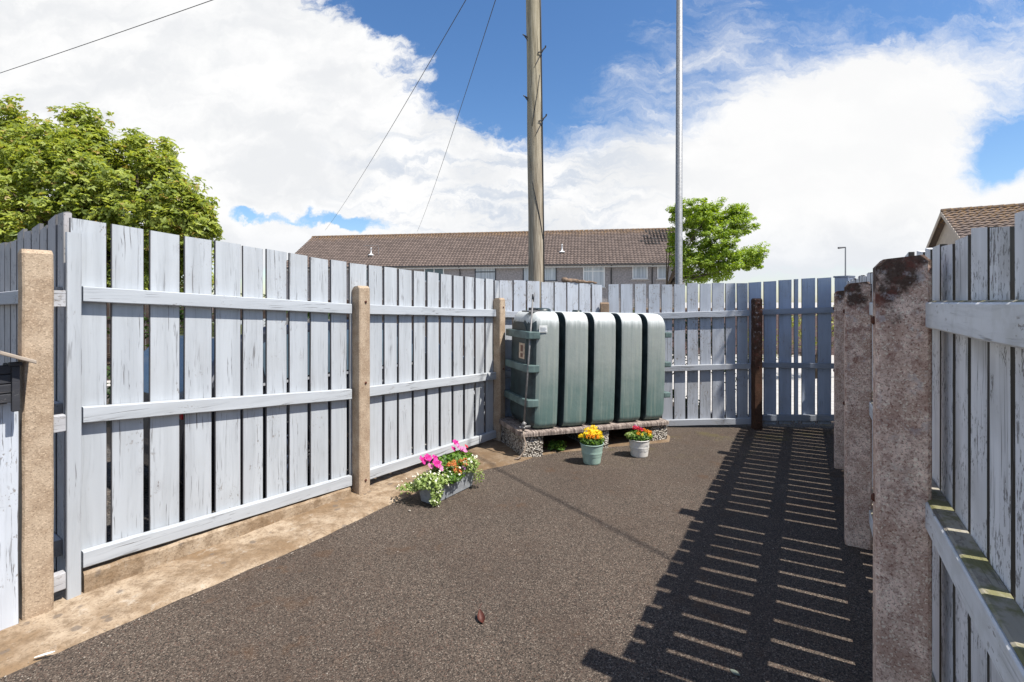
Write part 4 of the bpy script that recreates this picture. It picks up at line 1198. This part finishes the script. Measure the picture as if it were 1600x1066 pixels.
for z_ in (8.75, 8.9): mb.box(-0.45, 0.45, -0.19, -0.125, z_, z_ + 0.09)
mb.build('cross_arm', M['pole'], root, bevel=.005)
top = Vector((PX - 0.1, PY - 0.1, 8.75))
def wire(end, label, sag=0.25, rad=0.009, start=top):
    mb_ = MB(); a = Vector(start); b_ = Vector(end); pts_ = []
    for i in range(33):
        t_ = i / 32; p_ = a.lerp(b_, t_); p_.z -= sag * 4 * t_ * (1 - t_); pts_.append(tuple(p_))
    mb_.tube(pts_, rad, 6); o_ = mb_.build('overhead_wire', M['cable'], None, smooth=True)
    tag(o_, label, 'wire', 'overhead wires from the utility pole'); return o_
x, z_ = T(508, 360, 44.5); wire((x, 44.5, z_), 'overhead wire ending at the left part of the terrace roof, left of the pair', 0.35)
x, z_ = T(652, 362, 43.6); wire((x, 43.6, z_), 'overhead wire to the middle of the terrace roof, nearer the pole of the pair', 0.35)
wire((-44, 25, 8.2), 'single overhead wire crossing the top left corner of the sky', 0.4)
wire((5.86, -2.0, 5.0), 'overhead wire passing above the yard to the right', 0.1, 0.012)

root = empty('lamp_post', (3.10, 9.0, -0.15), 0, 'tall galvanised steel lamp post in front of the tree, near', 'lamp post')
root.rotation_euler = (0, R(0.15), 0)
mb = MB(); mb.tube([(0, 0, 0), (0, 0, 1.2), (0, 0, 1.25), (0, 0, 9.2)], [0.084, 0.084, 0.068, 0.052], 20); mb.build('lamp_shaft', M['galv'], root, smooth=True)
mb = MB(); mb.tube([(0, 0, 9.2), (0, -0.2, 9.5), (0, -0.9, 9.6)], 0.03, 10); mb.build('lamp_arm', M['galv'], root, smooth=True)
mb = MB(); mb.box(-0.12, 0.12, -1.5, -0.88, 9.56, 9.68); mb.build('lamp_head', M['galv'], root, bevel=.04)
sheet('soil_bed', [(-0.6, 6.15), (2.95, 6.15), (2.95, 7.9), (-0.6, 7.9)], -0.148, M['soil'])
bs = (1.9, 7.0, -0.15)
make_tree('hedge', bs, [(0, 0, .75, 1.5, .35, .85), (-1.5, 0, .7, .9, .35, .85), (.9, 0, .6, .6, .3, .75)], 0.3, 0.03, 260, 30, 0.16, 0.06, M['leaf_dark'], 8, 'dark hedge glimpsed through the gaps of the back fence', 1, 'hedge')
bs = (-4.6, 7.6, -0.15)
make_tree('hedge', bs, [(0, 0, .8, 1.0, .8, 1.1), (-1.2, -.9, .8, 1.0, .8, 1.1), (-2.4, -1.7, .8, 1.0, .8, 1.0), (1.0, .8, .8, 1.0, .8, 1.0)], 0.4, 0.04, 300, 30, 0.2, 0.08, M['leaf_dark'], 9, 'dark hedge beyond the parked car behind the left fence', 1, 'hedge')
x, z_ = T(1321, 386, 60)
root = empty('street_lamp', (x, 60, -0.15), 0, 'small distant street lamp with a short arm, far right', 'street lamp')
mb = MB(); mb.tube([(0, 0, 0), (0, 0, z_ + .15)], [0.10, 0.07], 10); mb.build('lamp_shaft', M['galv'], root)
mb = MB(); mb.tube([(0, 0, z_ + .10), (-0.9, 0, z_ + 0.02)], [0.07, 0.12], 8); mb.build('lamp_head', M['steel_dark'], root)

# ------------------------------------------------------------------ houses
def tiled_slope(mb_, x0, x1, y0, z0, y1, z1, tile_w=0.30, tile_l=0.32, seed=1):
    """courses of pantiles from the eave (y0,z0) to the ridge (y1,z1)"""
    rng = random.Random(seed); L = math.hypot(y1 - y0, z1 - z0); nc = int(L / tile_l); nt = int((x1 - x0) / tile_w)
    dy, dz_ = (y1 - y0) / L, (z1 - z0) / L; ny_, nz_ = -dz_ * (1 if dy > 0 else -1), abs(dy)
    pr_ = [(0, 0.0), (0.22, 0.035), (0.45, 0.045), (0.68, 0.015), (0.84, -0.008)]
    for c_ in range(nc):
        a = L * c_ / nc; b_ = L * (c_ + 1) / nc
        for q in range(nt):
            mb_.cur_r = rng.random() * 0.55 + 0.25 * (c_ % 2 == 0) * 0
            xa = x0 + (x1 - x0) * q / nt; w_ = (x1 - x0) / nt; vs = []; fs = []
            pp = pr_ + [(1.0, 0.0)]
            for (f_, h_) in pp:
                for (l_, r_) in ((a, 0.045), (a, 0.012), (b_, 0.0)):
                    hh = h_ + (r_ if l_ == a else 0)
                    if r_ == 0.012: hh = h_ - 0.02
                    vs.append((xa + f_ * w_, y0 + dy * l_ + ny_ * hh, z0 + dz_ * l_ + nz_ * hh))
            for i in range(len(pp) - 1):
                k = i * 3
                fs.append((k, k + 3, k + 5, k + 2)); fs.append((k + 1, k + 4, k + 3, k))
            mb_.add(vs, fs)

hx, hy = -3.0, 43.0; hrz = math.atan2(-0.155, 0.988)
root = empty('terraced_house', (hx, hy, -0.15), hrz, 'long grey pebbledash terrace with a brown tiled roof behind the back fence', 'building')
HW, HD, EZ, RZ = 17.6, 10.0, 5.05, 8.35
XL = -HW - 1.3
mb = MB(); mb.box(XL, HW, 0, HD, 0, EZ)
for sx in (XL, HW - 0.3):   # gable tops
    mb.add([(sx, 0, EZ), (sx, HD, EZ), (sx, HD / 2, RZ - 0.1), (sx + 0.3, 0, EZ), (sx + 0.3, HD, EZ), (sx + 0.3, HD / 2, RZ - 0.1)], [(0, 1, 2), (5, 4, 3), (0, 2, 5, 3), (1, 4, 5, 2)])
mb.build('house_wall', M['render'], root)
mb = MB(); mb.cur_r = .2
sl_ = (RZ - EZ) / (HD / 2)
ov = 0.45
tiled_slope(mb, XL - 0.15, HW + 0.15, -ov, EZ - ov * sl_ + 0.12, HD / 2, RZ + 0.12)
mb.add([(XL - .15, HD / 2, RZ + .1), (HW + .15, HD / 2, RZ + .1), (HW + .15, HD + ov, EZ - ov * sl_ + .1), (XL - .15, HD + ov, EZ - ov * sl_ + .1)], [(3, 2, 1, 0)])
mb.add([(XL - .15, HD / 2, RZ), (HW + .15, HD / 2, RZ), (HW + .15, -ov, EZ - ov * sl_), (XL - .15, -ov, EZ - ov * sl_)], [(0, 1, 2, 3)])
rf = mb.build('roof', M['tiles'], root)
mb = MB(); rr_ = random.Random(4)
n_ = 78
for i in range(n_):
    a = lerp(XL - .15, HW + .15, i / n_); mb.cur_r = rr_.random() * .6
    mb.tube([(a + .01, HD / 2, RZ + 0.12), (a + 2 * HW / n_ - .0, HD / 2, RZ + 0.13)], [0.13, 0.14], 8)
mb.build('ridge_tiles', M['tiles'], rf)
mb = MB(); rr_ = random.Random(9)       # blackened patch of broken tiles near the right end of the ridge
for i in range(34):
    c_ = rr_.choice((0, 1, 2, 3, 4, 5)); y_ = HD / 2 - 0.35 - c_ * 0.42
    xr = HW - 0.1; w_ = rr_.uniform(0.5, 1.5); x0_ = xr - rr_.uniform(0.3, 3.6 - 0.25 * abs(c_ - 3))
    x1_ = min(x0_ + w_, xr); z_ = EZ + y_ * sl_ + 0.17
    mb.add([(x0_, y_ - .2, z_ - .2 * sl_ + .03), (x1_, y_ - .2, z_ - .2 * sl_ + .03), (x1_, y_ + .18, z_ + .18 * sl_), (x0_, y_ + .18, z_ + .18 * sl_)], [(0, 1, 2, 3)])
mb.build('blackened_tiles', M['tiles_black'], rf)
def hl(px): k = (px - 800) / 755; return (3 + 43 * k) / (0.988 + 0.155 * k)
def hz(l, py): Z_ = 43 - 0.155 * l; return 1.65 + (472 - py) / 755 * Z_
mb = MB(); mb.box(XL - .1, HW + .1, -ov + 0.02, -ov + 0.06, EZ - ov * sl_ - 0.16, EZ - ov * sl_ + 0.06); mb.build('fascia', M['fascia'], root)
mb = MB(); mb.tube([(XL - .1, -ov - 0.06, EZ - ov * sl_ + 0.05), (HW + .1, -ov - 0.06, EZ - ov * sl_ + 0.05)], 0.065, 8); mb.build('gutter', M['gutter'], root)
for px in (719, 955, 1019):
    l = hl(px); mb = MB(); mb.tube([(l, -ov, EZ - ov * sl_), (l, -0.06, EZ - .7), (l, -0.06, 0.2)], 0.05, 8); mb.build('downpipe', M['gutter'], root)
def house_window(pa, pb, ytop, ybot, frame, glass, mull=(), transom=None):
    l0, l1 = hl(pa), hl(pb); z1_ = hz((l0 + l1) / 2, ytop); z0_ = hz((l0 + l1) / 2, ybot); f_ = 0.09
    mb_ = MB(); mb_.box(l0, l0 + f_, -0.06, 0.02, z0_, z1_); mb_.box(l1 - f_, l1, -0.06, 0.02, z0_, z1_)
    mb_.box(l0 + f_, l1 - f_, -0.06, 0.02, z1_ - f_, z1_); mb_.box(l0 + f_, l1 - f_, -0.06, 0.02, z0_, z0_ + f_)
    for q in mull: c_ = lerp(l0, l1, q); mb_.box(c_ - .04, c_ + .04, -0.055, 0.01, z0_ + f_, z1_ - f_)
    if transom: c_ = lerp(z0_, z1_, transom); mb_.box(l0 + f_, l1 - f_, -0.052, 0.01, c_ - .04, c_ + .04)
    w_ = mb_.build('window', frame, root)
    mb_ = MB(); mb_.box(l0 + 0.02, l1 - 0.02, -0.03, 0.0, z0_ + .02, z1_ - .02); mb_.build('pane', glass, w_)
    mb_ = MB(); mb_.box(l0 - .1, l1 + .1, -0.12, -0.002, z0_ - 0.09, z0_ - .002); mb_.build('sill', M['fascia'], w_)
house_window(663, 694, 417.5, 440, M['upvc'], M['glass'], (0.5,), None)
house_window(742, 775, 415.5, 441, M['frame_dark'], M['glass_pale'], (), 0.62)
house_window(817, 870, 415, 440, M['frame_dark'], M['glass_pale'], (0.5,))
house_window(911, 945, 415, 449, M['upvc'], M['glass_pale'], (0.45,), 0.74)
house_window(988, 1012, 413, 436, M['upvc'], M['glass_pale'])
house_window(1027, 1042, 413, 436, M['upvc'], M['glass_pale'])
house_window(560, 590, 417, 440, M['upvc'], M['glass'], (0.5,))
for px, py_ in ((572, 403), (876, 399), (1049, 396)):      # white roof vents
    l = hl(px) ; Y_ = 1.35
    z_ = EZ + Y_ * sl_ + 0.2; l = l + 0.5 * (px - 800) / 800
    mb = MB(); mb.lathe([(0.30, 0.0), (0.24, 0.05), (0.10, 0.12), (0.06, 0.26), (0.06, 0.64), (0.08, .65), (.08, .72), (0.0, 0.74)], 12, (l, Y_, z_ - .05)); mb.build('roof_vent', M['upvc'], rf, smooth=True)
    if px == 572:
        mb = MB(); mb.tube([(l + 0.75, Y_, z_), (l + 0.75, Y_, z_ + 0.75)], 0.02, 6); mb.tube([(l - 0.75, Y_, z_ + .86), (l + 0.75, Y_, z_ + 0.9)], 0.016, 6)
        mb.build('aerial', M['galv'], rf)

# right-hand house, gable end towards the yard
rd = Vector((0.877, -0.48, 0)).normalized()
apx = Vector((22.65, 25.0, 0)); hw = 4.5; az = 6.2 + 0.15; ez = az - hw * 0.575
root = empty('gable_house', (apx.x, apx.y, -0.15), math.atan2(rd.y, rd.x), 'cream gabled house with mossy brown tiles above the right fence', 'building')
# local x along the ridge (towards the right), local y across (+y = gd side)
mb = MB(); mb.box(0.0, 16, -hw + .35, hw - .35, 0, ez + .15)
mb.add([(0, -hw + .35, ez + .15), (0, hw - .35, ez + .15), (0, 0, az - 0.12), (0.3, -hw + .35, ez + .15), (0.3, hw - .35, ez + .15), (0.3, 0, az - .12)], [(2, 1, 0), (3, 4, 5), (0, 3, 5, 2), (1, 2, 5, 4)])
mb.build('house_wall', M['render_cream'], root)
mb = MB(); tiled_slope(mb, -0.35, 16, -hw, ez, 0, az, seed=3); tiled_slope(mb, -0.35, 16, hw, ez, 0, az, seed=4)
mb.add([(-.35, -hw, ez - .03), (16, -hw, ez - .03), (16, 0, az - .03), (-.35, 0, az - .03)], [(0, 1, 2, 3)]); mb.add([(-.35, hw, ez - .03), (16, hw, ez - .03), (16, 0, az - .03), (-.35, 0, az - .03)], [(3, 2, 1, 0)])
rf = mb.build('roof', M['tiles_moss'], root)
mb = MB()
for i in range(40): mb.tube([(-.35 + i * .4, 0, az + .02), (.05 + i * .4, 0, az + .03)], [0.12, 0.13], 8)
mb.build('ridge_tiles', M['tiles_moss'], rf)
for sgn in (-1, 1):
    mb = MB(); y1_ = sgn * hw
    mb.add([(-.37, y1_, ez - .2), (-.37, 0, az - .2), (-.37, 0, az + .02), (-.37, y1_, ez + .02), (-.33, y1_, ez - .2), (-.33, 0, az - .2), (-.33, 0, az + .02), (-.33, y1_, ez + .02)],
           [(0, 1, 2, 3), (7, 6, 5, 4), (0, 4, 5, 1), (3, 2, 6, 7), (0, 3, 7, 4), (1, 5, 6, 2)])
    mb.build('bargeboard', M['render_cream'], rf)

# ------------------------------------------------------------------ pots and flowers
def bloom(mb_, c_, nrm, r_, petals=5, cup=0.35, rng=random):
    c_ = Vector(c_); n = Vector(nrm).normalized(); a = n.orthogonal().normalized(); a.rotate(Matrix.Rotation(rng.random() * 6, 3, n)); b2_ = n.cross(a)
    for k in range(petals):
        mb_.cur_r = rng.random()
        th = 2 * PI * k / petals; w = PI / petals * 1.12; vs = [c_ - n * r_ * 0.15]
        for (t2, rr) in ((-w, .62), (-w * .6, .95), (0, 1.0), (w * .6, .95), (w, .62)):
            q = rr * rng.uniform(.92, 1.05); vs.append(c_ + (a * math.cos(th + t2) + b2_ * math.sin(th + t2)) * r_ * q + n * r_ * cup * (rr - .4) + n * r_ * 0.08 * rng.uniform(-1, 1))
        mb_.add(vs, [(0, 1, 2, 3), (0, 3, 4, 5)])


def pompom(mb_, c_, r_, n=46, rng=random, up=0.5):
    """dense double flower head (marigold / begonia): layered small petals over a dome"""
    c_ = Vector(c_)
    for k in range(n):
        mb_.cur_r = rng.random(); ph = rng.random() * 2 * PI; ct = rng.uniform(-0.15, 1); st_ = math.sqrt(max(0, 1 - ct * ct))
        d = Vector((st_ * math.cos(ph), st_ * math.sin(ph), ct)); p_ = c_ + d * r_ * rng.uniform(.55, .95)
        a = d.orthogonal().normalized(); a.rotate(Matrix.Rotation(rng.random() * 6, 3, d)); b2_ = d.cross(a); s = r_ * rng.uniform(.30, .48)
        mb_.add([p_ - a * s * .5, p_ + b2_ * s * .5 + d * s * .4, p_ + a * s * .6 + d * s * .75, p_ - b2_ * s * .5 + d * s * .4], [(0, 1, 2, 3)])


def bucket(name, loc, rt, rb, h, material, label):
    root_ = empty(name, loc, 0, label, 'flower pot', 'flower pots in front of the tank')
    mb_ = MB(); prof_ = [(0.001, 0.0), (rb - .006, 0.0), (rb, 0.006)]
    for k in range(1, 20):
        t_ = k / 20; r_ = lerp(rb, rt, t_)
        if abs(t_ - 0.45) < 0.03 or abs(t_ - 0.58) < 0.03: r_ += 0.0028
        prof_.append((r_, h * t_))
    prof_ += [(rt, h), (rt + 0.005, h + .002), (rt + 0.005, h + .008), (rt - 0.001, h + .009), (rt - 0.004, h), (rt - .008, h - .03)]
    mb_.lathe(prof_, 40); bo = mb_.build('bucket', material, root_, smooth=True)
    mb_ = MB(); mb_.lathe([(0.0, h - .018), (rt - .008, h - .022)], 24); mb_.build('soil', M['soil'], root_)
    return root_, bo


def foliage_part(root_, name, ctr, rad, n, leaf, mat_, seed, up=0.6, aspect=.6):
    rng = np.random.default_rng(seed); p_ = rng.normal(size=(n, 3)); p_ /= np.linalg.norm(p_, axis=1, keepdims=True); p_ *= rng.random((n, 1)) ** .5
    nrm = p_ * .6 + rng.normal(size=(n, 3)) * .4 + np.array([0, 0, up]); c_ = np.array(ctr) + p_ * np.array(rad)
    return leaf_mesh(name, c_, nrm, leaf * rng.uniform(.6, 1.3, n), rng.random(n), mat_, root_, 1, rng, aspect=aspect)


g1 = (0.765, 4.63); rg, bo = bucket('flower_bucket', (g1[0], g1[1], gz(g1[1]) + 0.001), 0.109, 0.080, 0.185, M['bucket_green'], 'pale green bucket of yellow flowers in front of the tank')
rnd_ = random.Random(51)
foliage_part(rg, 'foliage', (0, 0, .225), (.115, .10, .055), 900, .032, M['leaf_pot'], 61)
for (x_, y_, z_, r_, mt) in ((-.01, -.02, .285, .040, 'yellow'), (.045, -.03, .285, .038, 'yellow'), (.0, -.05, .29, .030, 'yellow'), (-.035, .02, .30, .036, 'yellow'), (.02, .02, .315, .038, 'yellow'), (.07, .01, .27, .034, 'yellow'),
                             (-.03, -.06, .262, .034, 'orange'), (.03, -.07, .255, .030, 'orange'), (-.105, -.02, .255, .026, 'yellow'), (-.10, .03, .245, .022, 'yellow'), (.075, -.05, .255, .028, 'yellow'), (-.065, -.03, .28, .028, 'yellow')):
    mb = MB(); pompom(mb, (x_, y_, z_), r_, 60, rnd_); mb.build('flower', M['petal_' + mt], rg)
g2 = (1.28, 4.86); rg, bo = bucket('flower_bucket', (g2[0], g2[1], gz(g2[1]) + 0.001), 0.102, 0.083, 0.165, M['bucket_white'], 'cream bucket of red and orange flowers, right of the green bucket')
foliage_part(rg, 'foliage', (0, 0, .20), (.13, .10, .055), 950, .03, M['leaf_pot'], 62)
foliage_part(rg, 'foliage', (-.09, -.02, .215), (.06, .05, .03), 160, .026, M['leaf_pale'], 63)
for (x_, y_, z_, r_, mt) in ((-.045, .0, .275, .026, 'red'), (-.01, -.01, .272, .026, 'red'), (.02, -.02, .258, .026, 'red'), (-.03, .03, .28, .022, 'palepink'), (.075, -.03, .242, .026, 'orange'), (.10, -.01, .235, .022, 'orange'),
                             (-.02, -.06, .235, .022, 'orange'), (.055, .03, .25, .02, 'orange'), (.09, -.05, .218, .02, 'yellow'), (.01, -.07, .225, .018, 'yellow'), (.03, .05, .262, .018, 'mauve')):
    mb = MB(); pompom(mb, (x_, y_, z_), r_, 50, rnd_); mb.build('flower', M['petal_' + mt], rg)
mb = MB()      # faint printed oval on the cream bucket, following its wall
for (rx_, rz_) in ((0.030, 0.034), (0.020, 0.023)):
    pts = []
    for k in range(29):
        a = 2 * PI * k / 28; an = R(-62) + rx_ * math.cos(a) / 0.097; z_ = 0.095 + rz_ * math.sin(a)
        r_ = lerp(0.083, 0.102, z_ / 0.165) + 0.0008; pts.append((r_ * math.cos(an), r_ * math.sin(an), z_))
    mb.tube(pts, 0.0011, 4, cap=False)
mb.build('printed_emblem', M['ink_grey'], bo)

# trough
tc = LA.e; trp = Vector((-0.515, 3.86, gz(3.87) + 0.004)); root = empty('flower_trough', trp, LA.rz, 'grey trough of mixed pink, orange and white flowers beside the left fence', 'flower trough')
mb = MB()
def rr_ring(a, b_, z_, r_=0.03):
    pts_ = []
    for cx_, cy_, a0_ in ((a - r_, b_ - r_, 0), (-a + r_, b_ - r_, 90), (-a + r_, -b_ + r_, 180), (a - r_, -b_ + r_, 270)):
        for k in range(5):
            an = R(a0_ + 22.5 * k); pts_.append((cx_ + r_ * math.cos(an), cy_ + r_ * math.sin(an), z_))
    return pts_
mb.loft([rr_ring(.235, .070, 0.0), rr_ring(.238, .073, .004), rr_ring(.262, .088, .135), rr_ring(.272, .098, .137), rr_ring(.272, .098, .158), rr_ring(.258, .084, .158), rr_ring(.25, .078, .12), rr_ring(.02, .01, .12, .005)])
mb.build('trough', M['trough'], root)
foliage_part(root, 'foliage', (.06, .0, .215), (.24, .10, .085), 1500, .036, M['leaf_pot'], 71)
foliage_part(root, 'foliage', (-.20, -.03, .17), (.15, .13, .06), 900, .030, M['leaf_pale'], 72)
foliage_part(root, 'foliage', (.17, -.08, .19), (.11, .08, .06), 560, .026, M['leaf_pale'], 73)
foliage_part(root, 'foliage', (-.28, .12, .11), (.13, .09, .03), 260, .026, M['leaf_pale'], 74)
foliage_part(root, 'foliage', (-.24, -.105, .08), (.07, .03, .08), 300, .024, M['leaf_pale'], 75)
foliage_part(root, 'foliage', (-.04, -.10, .16), (.13, .05, .05), 420, .028, M['leaf_pot'], 78)
foliage_part(root, 'foliage', (.22, -.14, .10), (.05, .05, .07), 90, .022, M['leaf_pale'], 76)
rnd_ = random.Random(77)
for (x_, y_, z_, r_, mt) in ((-.235, .05, .315, .048, 'pink'), (-.19, .035, .325, .044, 'pink'), (-.165, -.03, .285, .050, 'pink'), (-.12, -.01, .27, .040, 'palepink'), (-.15, -.055, .255, .042, 'palepink'),
                             (.17, .07, .345, .046, 'pink'), (.155, .03, .325, .040, 'palepink'), (.185, .0, .30, .046, 'palepink'), (.21, .03, .285, .036, 'palepink'), (.285, .05, .295, .022, 'red'), (.06, -.11, .205, .024, 'mauve'), (-.10, .05, .30, .034, 'pink'), (-.20, .0, .27, .034, 'palepink'), (.13, .06, .31, .034, 'pink'), (.24, .02, .27, .028, 'palepink')):
    mb = MB()
    bloom(mb, (x_, y_, z_), (.2 + rnd_.uniform(-.3, .3), -.8, .8), r_ * .72, 5, .35, rnd_); bloom(mb, (x_ + .004, y_ - .01, z_ - .005), (rnd_.uniform(-.3, .5), -.8, .3), r_ * .6, 5, .5, rnd_)
    mb.build('flower', M['petal_' + mt], root)
for k in range(18):
    x_, y_, z_ = rnd_.uniform(-.13, .09), rnd_.uniform(-.15, -.04), rnd_.uniform(.18, .27)
    mb = MB(); pompom(mb, (x_, y_, z_), .021, 26, rnd_); mb.build('flower', M['petal_apricot'], root)
mb = MB()
for k in range(95):
    q = rnd_.random()
    if q < .40: c_ = (-.20 + rnd_.gauss(0, .08), -.05 + rnd_.gauss(0, .06), .215 + rnd_.gauss(0, .018))
    elif q < .55: c_ = (-.30 + rnd_.gauss(0, .05), .15 + rnd_.gauss(0, .03), .13 + rnd_.gauss(0, .015))
    elif q < .65: c_ = (-.24 + rnd_.gauss(0, .04), -.13, .08 + rnd_.gauss(0, .04))
    else: c_ = (.15 + max(-.09, min(.09, rnd_.gauss(0, .05))), -.08 + max(-.06, min(.05, rnd_.gauss(0, .035))), .238 + rnd_.gauss(0, .012))
    bloom(mb, c_, (rnd_.uniform(-.5, .5), -.6, .8), rnd_.uniform(.006, .011), 5, .2, rnd_)
o = mb.build('tiny_flowers', M['petal_white'], root)

# ------------------------------------------------------------------ small litter
root = empty('dry_leaf', (-0.144, 2.27, 0.002), 0.3, 'curled rust-red dry leaf lying alone on the asphalt', 'leaf')
mb = MB(); rows = []
for i in range(9):
    t_ = i / 8; w = 0.030 * math.sin(PI * min(1, t_ * 0.9 + .08)) + .002
    rows.append([(w * math.cos(a) * 0.7, lerp(-0.03, 0.04, t_), 0.014 + .028 * t_ + w * (math.sin(a)) * .75) for a in (R(200), R(235), R(270), R(305), R(340))])
mb.loft(rows, cap=False, closed=False); mb.build('leaf_blade', M['leafdry'], root, smooth=True)
mb = MB(); mb.tube([(0.0, 0.038, .042), (0.008, .052, .055), (0.02, .06, .058)], .0016, 5); mb.build('leaf_stalk', M['leafdry'], root); root.scale = (.85, .85, .85)
def scrap(name, px, py_, label, cat, mt, sx, sy, sz, rz, dz_=0.0):
    Z_ = 1.5 * 755 / (py_ - 472); x_ = (px - 800) / 755 * Z_
    rg_ = random.Random(px); mb_ = MB(); rings = []
    for i in range(5):
        t_ = i / 4; w = math.sin(PI * (t_ * .8 + .1)); rings.append([(lerp(-sx, sx, t_), sy * w * math.cos(2 * PI * k / 7) * rg_.uniform(.8, 1.1), sz * (.5 + .5 * w * math.sin(2 * PI * k / 7))) for k in range(7)])
    mb_.loft(rings); o_ = mb_.build(name, M[mt]); o_.location = (x_, Z_, gz(Z_) + dz_); o_.rotation_euler = (0, 0, rz); tag(o_, label, cat)
scrap('fallen_leaf', 1149, 1052, 'small grey-green leaf lying in the fence shadow on the asphalt', 'leaf', 'leafgrey', .02, .012, .006, 2.2)
scrap('paint_flake', 70, 1030, 'white paint flake on the concrete strip, bottom left', 'paint flake', 'chip', .032, .008, .005, .62, .018)
scrap('small_stone', 640, 795, 'pale pebble on the asphalt near the front of the trough', 'stone', 'stone', .009, .008, .012, 0)
mb = MB(); rg_ = random.Random(88)
for i in range(420):
    if i < 260:
        k = rg_.randrange(len(dense) - 1); x_, y_ = dense[k]; x_ += rg_.gauss(0.02, .05); y_ += rg_.gauss(-.02, .05)
    else:
        x_, y_ = rg_.uniform(-1.6, 2.2), rg_.uniform(1.6, 5.2)
        if x_ < yard_x0(y_) + .5: continue
    r_ = rg_.uniform(.0015, .0042); z_ = gz(y_) + (0.010 if i < 260 else 0.001); vs = []
    for (a, b_, c_) in ((1, 0, 0), (-1, 0, 0), (0, 1, 0), (0, -1, 0), (0, 0, 1), (0, 0, -1)): vs.append((x_ + a * r_ * rg_.uniform(.7, 1.3), y_ + b_ * r_ * rg_.uniform(.7, 1.3), z_ + c_ * r_ * .7))
    mb.cur_r = rg_.random(); mb.add(vs, [(0, 2, 4), (2, 1, 4), (1, 3, 4), (3, 0, 4), (2, 0, 5), (1, 2, 5), (3, 1, 5), (0, 3, 5)])
o = mb.build('grit', M['stone']); tag(o, kind='stuff')
p = tank_pt(0.42, 0.10, -0.055)
root = empty('weed', (p.x, p.y, -0.05), 0, 'small green weed growing in the dark under the tank slab', 'weed')
foliage_part(root, 'foliage', (0, 0, .06), (.13, .06, .06), 260, .035, M['leaf_pot'], 91)
mb = MB(); mb.tube([(0, 0, 0), (0.01, 0, .08)], .003, 5); mb.build('stem', M['leaf_pot'], root)
# weathered log on the tops of the back fence
root = empty('driftwood_log', LB1.p + LB1.e * 0.86, LB1.rz, 'short weathered brown log lying on top of the back fence', 'log')
mb = MB(); pts = []; rad = []
for i in range(14):
    t_ = i / 13; pts.append((lerp(0, .50, t_), 0.055 + .01 * math.sin(i), 1.768 - .028 * t_ + .005 * math.sin(i * 1.9))); rad.append(.030 * (1 - .62 * t_) + .004 * math.sin(i * 2.7))
mb.tube(pts, rad, 10); mb.build('log_body', M['log'], root, smooth=True)
